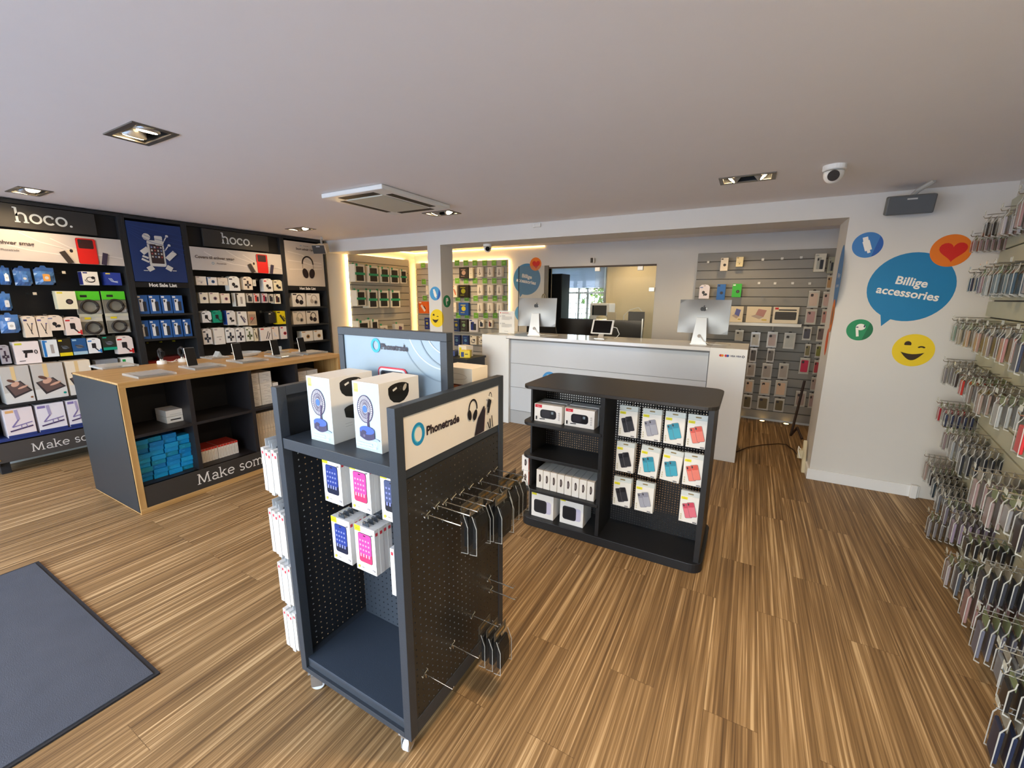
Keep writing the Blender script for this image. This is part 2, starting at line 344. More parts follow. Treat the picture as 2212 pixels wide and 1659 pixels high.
        b.ring(U(.55), V(.56), .22 * w, .3 * h, .06 * w, A, -10, 190); b.ell(U(.36), V(.4), .13 * w, .18 * h, A, rot=.3); b.ell(U(.66), V(.32), .16 * w, .18 * h, A, rot=-.5); b.ell(U(.66), V(.32), .09 * w, .11 * h, DK, rot=-.5)
    elif kind == 'ipad':
        b.rect(U(.12), V(.06), U(.86), V(.88), A); b.rect(U(0), V(.4), U(1), V(.54), M('2a9a68')); b.txt('TILBUD', U(.5), V(.44), .06 * h, PAPER) if False else None
        b.rect(U(.1), V(.9), U(.3), V(1.04), M('35a070'))
    elif kind == 'laptop':
        b.pg([(U(.48), V(.86)), (U(.82), V(.78)), (U(.72), V(.36)), (U(.38), V(.5))], A); b.pg([(U(.38), V(.5)), (U(.72), V(.36)), (U(.55), V(.22)), (U(.2), V(.4))], M('c4b0a0')); b.bar(U(.66), V(.18), U(.86), V(.18), .06 * h, M('e0c020'))
    elif kind == 'keyboard':
        b.rect(U(.06), V(.84), U(.2), V(.96), M('d02020')); b.rr(U(.2), V(.78), U(.92), V(.85), .01, DK); b.rr(U(.08), V(.22), U(.92), V(.7), .01, A)
        for q in range(4): b.rect(U(.12), V(.28 + .1 * q), U(.88), V(.33 + .1 * q), M('4a423a'))
    elif kind == 'dotl': b.ell(U(.5), V(.52), .22 * w, .2 * w, A); b.bar(U(.2), V(.8), U(.7), V(.8), .06 * h, A); b.bar(U(.2), V(.2), U(.6), V(.2), .04 * h, A)
    return b
def tabprof(x0, x1, z0, z1): # arched top
    w = x1 - x0; return [(x0, z0), (x1, z0), (x1, z1 - .2 * w), (x1 - .18 * w, z1 - .03 * w), (x1 - .3 * w, z1), (x0 + .3 * w, z1), (x0 + .18 * w, z1 - .03 * w), (x0, z1 - .2 * w)]
ARCH = ('buds', 'watch', 'mount', 'plug')
def pack(name, w, h, d, kind, body, acc, loc, rz, label, group, side=None):
    b = B(); hw = w / 2; bm = M(body, .45)
    cat = name.split('_')[-1]
    if kind == 'bag':
        gl = M(body, .16, spec=.8, var=.12); n = 7; vs = []; fs = []
        for i in range(n):
            for j in range(n):
                u = i / (n - 1); v = j / (n - 1); bul = math.sin(PI * u) * math.sin(PI * min(1, v * 1.15)) if v < .87 else 0
                vs.append((-hw + w * u, -.004 - d * bul * (.7 + .5 * random.random()), h * v))
        for i in range(n - 1):
            for j in range(n - 1): fs.append((i * n + j, (i + 1) * n + j, (i + 1) * n + j + 1, i * n + j + 1))
        b.add(vs, fs, gl); b.box(-hw, hw, -.004, 0, 0, h, gl)
        b.prismy([(-hw * .35, h), (hw * .35, h), (hw * .2, h + .018), (-hw * .2, h + .018)], -.003, -.001, gl)
        o = b.build(name, loc=loc, rz=rz); T(o, label, 'bag', group)
        c = B(); c.front(-d * 1.25); c.rr(-hw * .35, h * .2, hw * .35, h * .62, .012, M(acc, .3)); c.ell(0, h * .4, hw * .2, hw * .2, M('d8d4cc', .3)); c.box(-hw * .33, hw * .33, -d * 1.24, -d * .9, h * .21, h * .6, M(acc, .3)); c.build('device', o)
        return o
    if kind == 'clearcoil':
        b.box(-hw, hw, -.006, 0, 0, h, M('cfcabc', .3)); top = M(body, .35)
        b.box(-hw, hw, -.01, -.006, h * .62, h, top) if body == '5ad030' else b.box(-hw, hw, -.01, -.006, h * .86, h, top)
        b.front(-.0102); b.rect(-hw * .6, h * .74, -hw * .05, h * .84, DK if body == '5ad030' else M(acc)); b.rect(hw * .5, h * .05, hw * .9, h * .3, PAPER)
        o = b.build(name, loc=loc, rz=rz); T(o, label, 'cable pack', group)
        c = B(); R = min(w * .36, h * .27); pts = [(R * math.cos(t * PI / 10), -.022 - .005 * math.sin(t), h * .34 + R * math.sin(t * PI / 10)) for t in range(21)]
        c.tube(pts, .011, M('35302e', .5), 8); c.build('cable_coil', o, smooth=True)
        c = B(); c.prismx([(-.006, .004), (-.036, .03), (-.036, h * .55), (-.012, h * .64), (-.006, h * .64)], -hw * .97, hw * .97, CLR); c.build('clear_bag', o)
        return o
    if kind == 'case':
        b.box(-hw, hw, -d, 0, h * .06, h * .94, M('c0bcb2', .2, spec=.8, var=.1)); b.box(-hw, hw, -d * .5, 0, 0, h, M('d4d2cc', .15, spec=.9))
        b.front(-d); b.rr(-hw * .72, h * .12, hw * .72, h * .86, .012, M(acc, .35)); b.rr(-hw * .6, h * .66, -hw * .1, h * .82, .008, M('3a3436'))
        for q in range(5): b.ell((random.random() - .5) * w * .55, h * (.2 + .5 * random.random()), .07 * w, .06 * w, M(acc, .35, var=.3))
        b.prismy([(-hw * .3, h), (hw * .3, h), (hw * .2, h + .014), (-hw * .2, h + .014)], -.004, -.001, DK)
        return T(b.build(name, loc=loc, rz=rz), label, 'phone case', group)
    if kind in ARCH and h > .14:
        b.prismy(tabprof(-hw, hw, 0, h * .97), -d, 0, bm); b.front(-d); b.rr(-.012, h * .87, .012, h * .91, .004, M('8a8680'))
        art(b, kind, -hw, 0, w, h * .86, acc)
    else:
        b.box(-hw, hw, -d, 0, 0, h, bm)
        b.front(-d); art(b, kind, -hw, 0, w, h, acc)
    if side: b.left(-hw); b.rect(.004, .004, d - .004, h - .004, M(side, .45))
    o = b.build(name, loc=loc, rz=rz); T(o, label, cat, group)
    return o
SPOT_W = 21.; WORLD_S = 3.5; SUN_E = 15.5; EXPO = 0.
HOCO=[
(1.147, 1.675, 0.07, 0.147, 'bag', '4f7fc0', 'ffffff', 'zip_bag', 'blue zip bag holding a white device, top row of left bay, at its left end'),
(1.254, 1.67, 0.113, 0.155, 'bag', '4a78b8', '5c8ac8', 'zip_bag', 'plain blue zip bag second from the left, top row of the left bay'),
(1.393, 1.682, 0.138, 0.155, 'bag', '5583c0', 'e0a050', 'zip_bag', 'shiny blue zip bag with orange device, top row of the left bay'),
(1.699, 1.686, 0.12, 0.13, 'coil', 'efeae0', '2a2f7a', 'cable_box', 'white box with coiled black cable picture, top row right of the bare hook'),
(1.873, 1.69, 0.129, 0.126, 'wire', '2a3f9a', 'e8d84a', 'cable_box', 'deep blue box with yellow tag at right end of the top row'),
(1.115, 1.451, 0.076, 0.148, 'bag', '4f7fc0', 'e8e8e8', 'zip_bag', 'blue zip bag with white ring, second row of left bay'),
(1.499, 1.455, 0.14, 0.17, 'lens', 'efe8c8', 'e8d84a', 'lens_box', 'cream box with round black lens, second row beside the green pack'),
(1.66, 1.397, 0.191, 0.23, 'clearcoil', '5ad030', '3a3a3a', 'cable_pack', 'left of two green topped clear packs with coiled black cable'),
(1.86, 1.405, 0.192, 0.225, 'clearcoil', '5ad030', '3a3a3a', 'cable_pack', 'right of two green topped clear packs with coiled black cable'),
(1.11, 1.252, 0.124, 0.162, 'bag', '5080c0', 'ffffff', 'zip_bag', 'crinkled blue zip bag with white device, third row of left bay'),
(1.223, 1.206, 0.08, 0.2, 'plug', 'f0dcc4', '3a3a6a', 'cable_box', 'cream cable box with hang tab, third row, nearer the blue bag'),
(1.312, 1.203, 0.087, 0.2, 'plug', 'f0dcc4', '6a5a9a', 'cable_box', 'cream cable box with hang tab, third row, second from the blue bag'),
(1.391, 1.258, 0.105, 0.147, 'buds', 'f0dcc8', '8a8aa0', 'earphone_box', 'small white earphone box above the yellow black box, third row'),
(1.508, 1.206, 0.117, 0.182, 'mount', 'f2ded2', 'd03030', 'mount_box', 'white phone mount box with red corner tag, third row of left bay'),
(1.659, 1.195, 0.175, 0.21, 'clearcoil', 'd8d2b8', 'e8d020', 'cable_pack', 'clear bag with coiled cable and yellow tag, below left green pack'),
(1.861, 1.204, 0.191, 0.2, 'clearcoil', 'd8d2b8', 'e8d020', 'cable_pack', 'clear bag with coiled cable and yellow tag, below right green pack'),
(1.036, 0.986, 0.058, 0.171, 'watch', 'b0aab0', '403040', 'gadget_box', 'grey box with black gadget at left end of the fourth row'),
(1.171, 0.969, 0.164, 0.201, 'gimbal', 'f2e4e0', 'd8d040', 'gimbal_box', 'large white box with black handheld gimbal, fourth row of left bay'),
(1.322, 1.014, 0.102, 0.16, 'stickv', 'e8ecec', '2a78c0', 'charger_box', 'white and blue box beside the gimbal box, fourth row'),
(1.421, 1.011, 0.091, 0.164, 'dark', '2a2418', 'e8d020', 'gadget_box', 'black box with yellow bottom band, fourth row of left bay'),
(1.523, 1.013, 0.106, 0.158, 'dark', '2a5a90', 'a8c8d8', 'gadget_box', 'blue picture box right of the yellow and black box, fourth row'),
(1.632, 1.015, 0.103, 0.157, 'mount', 'f0f0f0', '2a80d0', 'mount_box', 'white and blue phone mount box, fourth row, fifth from gimbal box'),
(1.75, 1.035, 0.112, 0.142, 'dark', '2a3028', '18a080', 'headset_box', 'green and black box with white bottom strip, fourth row'),
(1.873, 0.983, 0.137, 0.194, 'mount', 'f0e2dc', 'd02020', 'mount_box', 'white car holder box with red tag at right end of fourth row'),
(1.055, 0.637, 0.179, 0.325, 'tablet', 'cbc4bc', '8a5a3a', 'tablet_stand_box', 'box with hand and tablet picture, fifth row, leftmost'),
(1.258, 0.634, 0.214, 0.331, 'tablet', 'cbc4bc', '1a9a8a', 'tablet_stand_box', 'box with hand and tablet picture and green dot, fifth row, middle'),
(1.468, 0.633, 0.182, 0.336, 'tablet', 'f0e0c8', 'e0d020', 'tablet_stand_box', 'cream tablet stand box partly behind the oak counter'),
(1.702, 0.829, 0.179, 0.137, 'photo', '8a9098', 'e0c8a0', 'stand_box', 'grey photo box just above the far edge of the oak counter'),
(1.869, 0.804, 0.099, 0.127, 'dark', 'f0f0e8', '20a050', 'gadget_box', 'white box with green corner just above the oak counter edge'),
(1.019, 0.358, 0.18, 0.191, 'stand', 'f0e0e0', 'e8b070', 'laptop_stand_box', 'pale box with purple laptop stand picture, bottom row, leftmost'),
(1.22, 0.353, 0.191, 0.239, 'stand', 'f0e8ec', '8a7ab0', 'laptop_stand_box', 'pale box with purple laptop stand picture, bottom row, middle'),
(1.409, 0.35, 0.161, 0.239, 'stand', 'f0e8ec', '8a7ab0', 'laptop_stand_box', 'pale laptop stand box partly behind the oak counter, bottom row'),
(2.081, 1.457, 0.1, 0.181, 'iphone', '2f62a8', 'f2f2f2', 'phone_case_box', 'leftmost blue case box on the upper shelf under the blue poster'),
(2.189, 1.455, 0.101, 0.185, 'iphone', '2f62a8', 'f2f2f2', 'phone_case_box', 'second from left blue case box on the upper shelf under the blue poster'),
(2.298, 1.453, 0.1, 0.189, 'iphone', '2f62a8', 'f2f2f2', 'phone_case_box', 'third from left blue case box on the upper shelf under the blue poster'),
(2.405, 1.451, 0.104, 0.193, 'iphone', '2f62a8', 'f2f2f2', 'phone_case_box', 'rightmost blue case box on the upper shelf under the blue poster'),
(2.058, 1.22, 0.089, 0.173, 'iphone', '2f62a8', 'f2f2f2', 'phone_case_box', 'leftmost blue case box on the lower shelf under the blue poster'),
(2.156, 1.214, 0.092, 0.176, 'iphone', '2f62a8', 'f2f2f2', 'phone_case_box', 'second from left blue case box on the lower shelf under the blue poster'),
(2.26, 1.207, 0.1, 0.18, 'iphone', '2f62a8', 'f2f2f2', 'phone_case_box', 'third from left blue case box on the lower shelf under the blue poster'),
(2.365, 1.201, 0.099, 0.183, 'iphone', '2f62a8', 'f2f2f2', 'phone_case_box', 'fourth from left blue case box on the lower shelf under the blue poster'),
(2.465, 1.194, 0.084, 0.187, 'iphone', '2f62a8', 'f2f2f2', 'phone_case_box', 'rightmost blue case box on the lower shelf under the blue poster'),
(2.678, 1.712, 0.114, 0.102, 'plain', 'efe6da', 'b0a0a0', 'charger_box', 'small white box at left end of top row under the covers banner'),
(2.8, 1.715, 0.103, 0.094, 'dot', 'efeae4', '2a60a0', 'earphone_box', 'white and blue box with dark round gadget, top row under covers banner'),
(2.918, 1.718, 0.112, 0.09, 'plain', 'e6dccc', 'c0b0a0', 'charger_box', 'small cream box third in top row under covers banner'),
(3.049, 1.653, 0.134, 0.183, 'buds', 'f2f2ee', '303040', 'earphone_box', 'tall arched white box with black earbud, top row'),
(3.216, 1.668, 0.117, 0.17, 'watch', 'efe0cc', '403028', 'watch_strap_box', 'white box with black strap and three dots, top row'),
(3.302, 1.717, 0.042, 0.083, 'plain', 'dcd6c6', 'b0a890', 'charger_box', 'narrow pale box tucked behind the strap box, top row'),
(3.482, 1.648, 0.128, 0.177, 'buds', 'f0ece4', 'd03030', 'earphone_box', 'white earbud box with red tag, top row right half'),
(3.622, 1.662, 0.126, 0.15, 'buds', 'efe2c0', '303030', 'earphone_box', 'cream earbud box at right end of the top row'),
(2.682, 1.501, 0.094, 0.125, 'dot', 'efe6d2', '404060', 'charger_box', 'white box with navy dot, left end of second row'),
(2.799, 1.5, 0.109, 0.128, 'dot', 'efe6d2', '907080', 'charger_box', 'white box with mauve dot, second row'),
(2.925, 1.499, 0.102, 0.119, 'dot', 'efe2d0', 'b07080', 'charger_box', 'white box with pink dot, second row'),
(3.098, 1.456, 0.126, 0.169, 'stickv', 'ece8de', '403830', 'power_bank_box', 'large white power bank box, second row middle'),
(3.22, 1.502, 0.077, 0.119, 'iphone', 'c8c0b4', '3a302c', 'phone_case_pack', 'clear pack with dark brown case, second row'),
(3.309, 1.501, 0.079, 0.121, 'iphone', 'd0c4bc', 'd83828', 'phone_case_pack', 'clear pack with bright red case, second row'),
(3.418, 1.5, 0.076, 0.123, 'iphone', 'ccc0c0', 'b02848', 'phone_case_pack', 'clear pack with crimson case, second row'),
(3.503, 1.5, 0.071, 0.117, 'iphone', 'c4bcb0', '2c2828', 'phone_case_pack', 'clear pack with black case, second row'),
(3.595, 1.486, 0.087, 0.132, 'iphone', 'ece4cc', '5a3028', 'phone_case_pack', 'white pack with brown case at right end of second row'),
(2.684, 1.27, 0.106, 0.143, 'mount', 'f2f2f2', '303030', 'mount_box', 'arched white mount box at left end of third row'),
(2.802, 1.264, 0.11, 0.152, 'mount', '109878', '0a5a48', 'mount_box', 'teal arched box, third row'),
(2.962, 1.227, 0.105, 0.185, 'buds', 'e8e4e0', '2a4a9a', 'earphone_box', 'white and royal blue box, third row'),
(3.099, 1.214, 0.115, 0.177, 'stickd', 'f0ece4', '605868', 'gadget_box', 'white box with slanted grey stick, third row'),
(3.224, 1.207, 0.102, 0.181, 'photo', 'c8b090', 'd06050', 'selfie_stick_box', 'box with tan photo picture, third row'),
(3.489, 1.224, 0.097, 0.163, 'buds', '2a2826', 'e0d8c8', 'earphone_box', 'half black half white box, third row right'),
(3.631, 1.204, 0.149, 0.18, 'stickd', 'e8d018', '403828', 'gadget_box', 'bright yellow box with black stand picture, third row right end'),
(2.662, 1.008, 0.101, 0.195, 'watch', 'f0ece8', '303848', 'watch_box', 'arched white watch box at left end of fourth row'),
(2.798, 0.995, 0.121, 0.205, 'plain', 'efeae2', 'c8b8b8', 'charger_box', 'plain white box second in the fourth row'),
(2.927, 1.007, 0.11, 0.191, 'watch', 'f2f2f2', '303848', 'watch_box', 'arched white watch box, third in fourth row'),
(3.047, 1.002, 0.109, 0.19, 'watch', 'f2f2f2', '303040', 'watch_box', 'arched white watch box, fourth in fourth row'),
(3.163, 1.004, 0.095, 0.193, 'watch', 'f0f0e8', '5a6a3a', 'watch_box', 'white watch box with green strap, fifth in fourth row'),
(3.245, 0.997, 0.049, 0.171, 'stickd', 'e8dcc0', '403830', 'pen_box', 'narrow cream pen box, fourth row'),
(3.38, 0.991, 0.158, 0.175, 'pens', 'efe6e0', 'd02828', 'pen_box', 'wide white pen box with red tag, fourth row'),
(3.513, 0.999, 0.092, 0.172, 'wire', 'ece0d4', 'c06040', 'cable_box', 'white cable box with red tag, fourth row'),
(3.645, 0.995, 0.116, 0.175, 'dot', 'f0e8e4', 'd01828', 'earphone_box', 'white box with red side at right end of fourth row'),
(2.661, 0.871, 0.126, 0.09, 'plain', 'ece8e0', '48a890', 'charger_box', 'white box with teal mark just above the oak counter'),
(2.806, 0.854, 0.101, 0.098, 'plain', 'ece8e4', '605868', 'charger_box', 'white box with grey mark just above the oak counter'),
(3.915, 1.45, 0.211, 0.204, 'headphone', 'efe6d8', '2a1c1c', 'headphone_box', 'headphone box with black headphones, upper shelf left'),
(4.152, 1.447, 0.217, 0.21, 'headphone', 'efe6d8', 'b8a898', 'headphone_box', 'headphone box with pale headphones, upper shelf right'),
(3.895, 1.211, 0.204, 0.213, 'headphone', 'e2d4c0', 'b0a490', 'headphone_box', 'headphone box with pale headphones, lower shelf left'),
(4.114, 1.214, 0.201, 0.206, 'headphone', 'e2d4c0', '2a1c1c', 'headphone_box', 'headphone box with black headphones, lower shelf right'),
(3.997, 0.973, 0.189, 0.143, 'dot', 'efe8dc', 'b88a50', 'speaker_box', 'left white speaker box below the headphone boxes'),
(4.184, 0.972, 0.151, 0.147, 'dot', 'efe8dc', 'b88a50', 'speaker_box', 'right white speaker box below the headphone boxes'),
]
TABS=[
(4.85, 1.819, 0.213, 0.272, 'ipad', 'e8e0cc', '2a2018', 'tablet_box', 'nearest white tablet box with green band, upper row of the lit panel'),
(5.131, 1.82, 0.219, 0.261, 'ipad', 'e8e0cc', '2a2018', 'tablet_box', 'second nearest white tablet box with green band, upper row of the lit panel'),
(5.381, 1.821, 0.201, 0.253, 'ipad', 'e8e0cc', '2a2018', 'tablet_box', 'third nearest white tablet box with green band, upper row of the lit panel'),
(5.609, 1.82, 0.212, 0.252, 'ipad', 'e8e0cc', '2a2018', 'tablet_box', 'fourth nearest white tablet box with green band, upper row of the lit panel'),
(5.831, 1.827, 0.164, 0.234, 'ipad', 'e8e0cc', '2a2018', 'tablet_box', 'farthest white tablet box with green band, upper row of the lit panel'),
(4.845, 1.44, 0.197, 0.249, 'ipad', 'e8e0cc', '2a2018', 'tablet_box', 'nearest white tablet box with green band, middle row of the lit panel'),
(5.09, 1.406, 0.2, 0.287, 'ipad', 'e8e0cc', '2a2018', 'tablet_box', 'second nearest white tablet box with green band, middle row of the lit panel'),
(5.332, 1.41, 0.222, 0.279, 'ipad', 'e8e0cc', '2a2018', 'tablet_box', 'third nearest white tablet box with green band, middle row of the lit panel'),
(5.604, 1.405, 0.237, 0.288, 'ipad', 'e8e0cc', '2a2018', 'tablet_box', 'farthest white tablet box with green band, middle row of the lit panel'),
(4.861, 0.924, 0.239, 0.3, 'ipad', 'e8e0cc', '2a2018', 'tablet_box', 'nearer white tablet box on the lowest visible row of the lit panel'),
(5.097, 0.905, 0.152, 0.309, 'ipad', 'e8e0cc', '2a2018', 'tablet_box', 'farther white tablet box on the lowest visible row of the lit panel'),
(5.296, 0.889, 0.171, 0.238, 'laptop', 'ddd2c0', '6a4a60', 'laptop_box', 'nearer cream laptop box on the lowest visible row of the lit panel'),
(5.664, 0.859, 0.232, 0.249, 'laptop', 'ddd2c0', '6a4a60', 'laptop_box', 'farther cream laptop box on the lowest visible row of the lit panel'),
]
BACK=[
(-4.506, 1.915, 0.208, 0.188, 'dotl', '2a2420', 'b09080', 'gadget_box', 'black box with pale emblem at left of the top earphone row'),
(-4.35, 1.915, 0.086, 0.184, 'plain', 'e0d8c0', 'c0b090', 'gadget_box', 'plain cream box beside the black box, top row of green tag panel'),
(-4.712, 1.588, 0.109, 0.208, 'stickd', 'e8d8c0', 'c05020', 'gadget_box', 'white and orange box just right of the pillar, second row'),
(-4.521, 1.582, 0.229, 0.22, 'dotl', '201810', '8a8a20', 'gadget_box', 'wide black box with olive logo, second row of green tag panel'),
(-4.723, 1.319, 0.085, 0.173, 'plain', 'f0e4cc', 'd0c0a0', 'gadget_box', 'cream box just right of the pillar, third row'),
(-4.52, 1.272, 0.228, 0.222, 'dotl', '24509a', 'd0c040', 'screen_protector_pack', 'blue packs with yellow emblem, third row of green tag panel'),
(-4.69, 0.97, 0.148, 0.229, 'dotl', '24345a', 'a09030', 'screen_protector_pack', 'navy pack just right of the pillar, fourth row'),
(-4.521, 0.978, 0.163, 0.219, 'dotl', '3a3430', '80a070', 'screen_protector_pack', 'dark multicolour pack, fourth row of green tag panel'),
(-4.311, 0.98, 0.199, 0.223, 'iphone', 'dcd8d8', '2a3a80', 'phone_box', 'white and navy pack with phone picture, fourth row'),
(-4.139, 1.061, 0.103, 0.133, 'iphone', 'f0e8d8', '2a3040', 'gadget_box', 'white box with black phone picture, fourth row'),
(-3.958, 1.069, 0.096, 0.131, 'iphone', 'f0e8d8', '8a4028', 'gadget_box', 'white box with brown phone picture, fourth row'),
(-4.685, 0.708, 0.154, 0.194, 'dotl', '202c58', '5a8090', 'screen_protector_pack', 'navy pack at left of the bottom row of green tag panel'),
(-4.487, 0.721, 0.148, 0.183, 'dotl', '24386a', '6090b0', 'screen_protector_pack', 'blue pack second in the bottom row of green tag panel'),
(-4.319, 0.754, 0.149, 0.151, 'coil', 'f0e4cc', '303030', 'cable_box', 'white box third in the bottom row of green tag panel'),
(-4.154, 0.764, 0.099, 0.137, 'coil', 'f0e4cc', '303030', 'cable_box', 'white box at right end of the bottom row of green tag panel'),
(-5.468, 1.281, 0.236, 0.221, 'stickd', 'e86820', 'f0e0d0', 'phone_box', 'orange and white box in the strip left of the pillar'),
(-5.38, 0.982, 0.125, 0.219, 'dotl', '2a3470', 'c0b040', 'screen_protector_pack', 'navy pack in the strip left of the pillar'),
(-5.359, 1.631, 0.051, 0.162, 'plain', 'efe0c8', 'd8c8b0', 'gadget_box', 'cream box edge in the strip left of the pillar'),
(-4.157, 1.941, 0.125, 0.16, 'earbuds', 'ece4d4', '3a2418', 'earphone_box', 'left white earphone box in the top row of green tag panel'),
(-3.951, 1.937, 0.121, 0.159, 'earbuds', 'ece4d4', '3a2418', 'earphone_box', 'middle white earphone box in the top row of green tag panel'),
(-3.766, 1.934, 0.119, 0.157, 'earbuds', 'ece4d4', '3a2418', 'earphone_box', 'right white earphone box in the top row of green tag panel'),
(-4.16, 1.628, 0.125, 0.171, 'earbuds', 'ece4d4', '3a2418', 'earphone_box', 'left white earphone box in the second row of green tag panel'),
(-3.953, 1.629, 0.122, 0.169, 'earbuds', 'ece4d4', '3a2418', 'earphone_box', 'middle white earphone box in the second row of green tag panel'),
(-3.766, 1.63, 0.119, 0.167, 'earbuds', 'ece4d4', '3a2418', 'earphone_box', 'right white earphone box in the second row of green tag panel'),
(-4.162, 1.318, 0.127, 0.174, 'earbuds', 'ece4d4', '3a2418', 'earphone_box', 'left white earphone box in the third row of green tag panel'),
(-3.954, 1.323, 0.124, 0.171, 'earbuds', 'ece4d4', '3a2418', 'earphone_box', 'middle white earphone box in the third row of green tag panel'),
(-3.765, 1.327, 0.12, 0.17, 'earbuds', 'ece4d4', '3a2418', 'earphone_box', 'right white earphone box in the third row of green tag panel'),
]
TAGS=[(-4.685, 2.146, 0.096, 0.089), (-4.493, 2.141, 0.094, 0.088), (-4.301, 2.135, 0.092, 0.087), (-4.098, 2.129, 0.089, 0.086), (-3.907, 2.124, 0.087, 0.085), (-3.713, 2.118, 0.085, 0.084), (-4.687, 1.833, 0.097, 0.091), (-4.494, 1.831, 0.095, 0.09), (-4.3, 1.829, 0.093, 0.089), (-4.095, 1.828, 0.09, 0.087), (-3.902, 1.826, 0.088, 0.086), (-3.708, 1.824, 0.086, 0.085), (-4.681, 1.522, 0.097, 0.092), (-4.486, 1.524, 0.095, 0.091), (-4.292, 1.526, 0.093, 0.09), (-4.085, 1.528, 0.09, 0.089), (-3.891, 1.53, 0.088, 0.088), (-3.695, 1.532, 0.086, 0.087), (-4.681, 1.213, 0.099, 0.095), (-4.485, 1.219, 0.096, 0.094), (-4.288, 1.225, 0.094, 0.092), (-4.081, 1.231, 0.091, 0.091), (-3.885, 1.237, 0.089, 0.09), (-5.475, 2.13, 0.098, 0.084), (-5.469, 1.827, 0.098, 0.087), (-5.459, 1.522, 0.098, 0.087)]
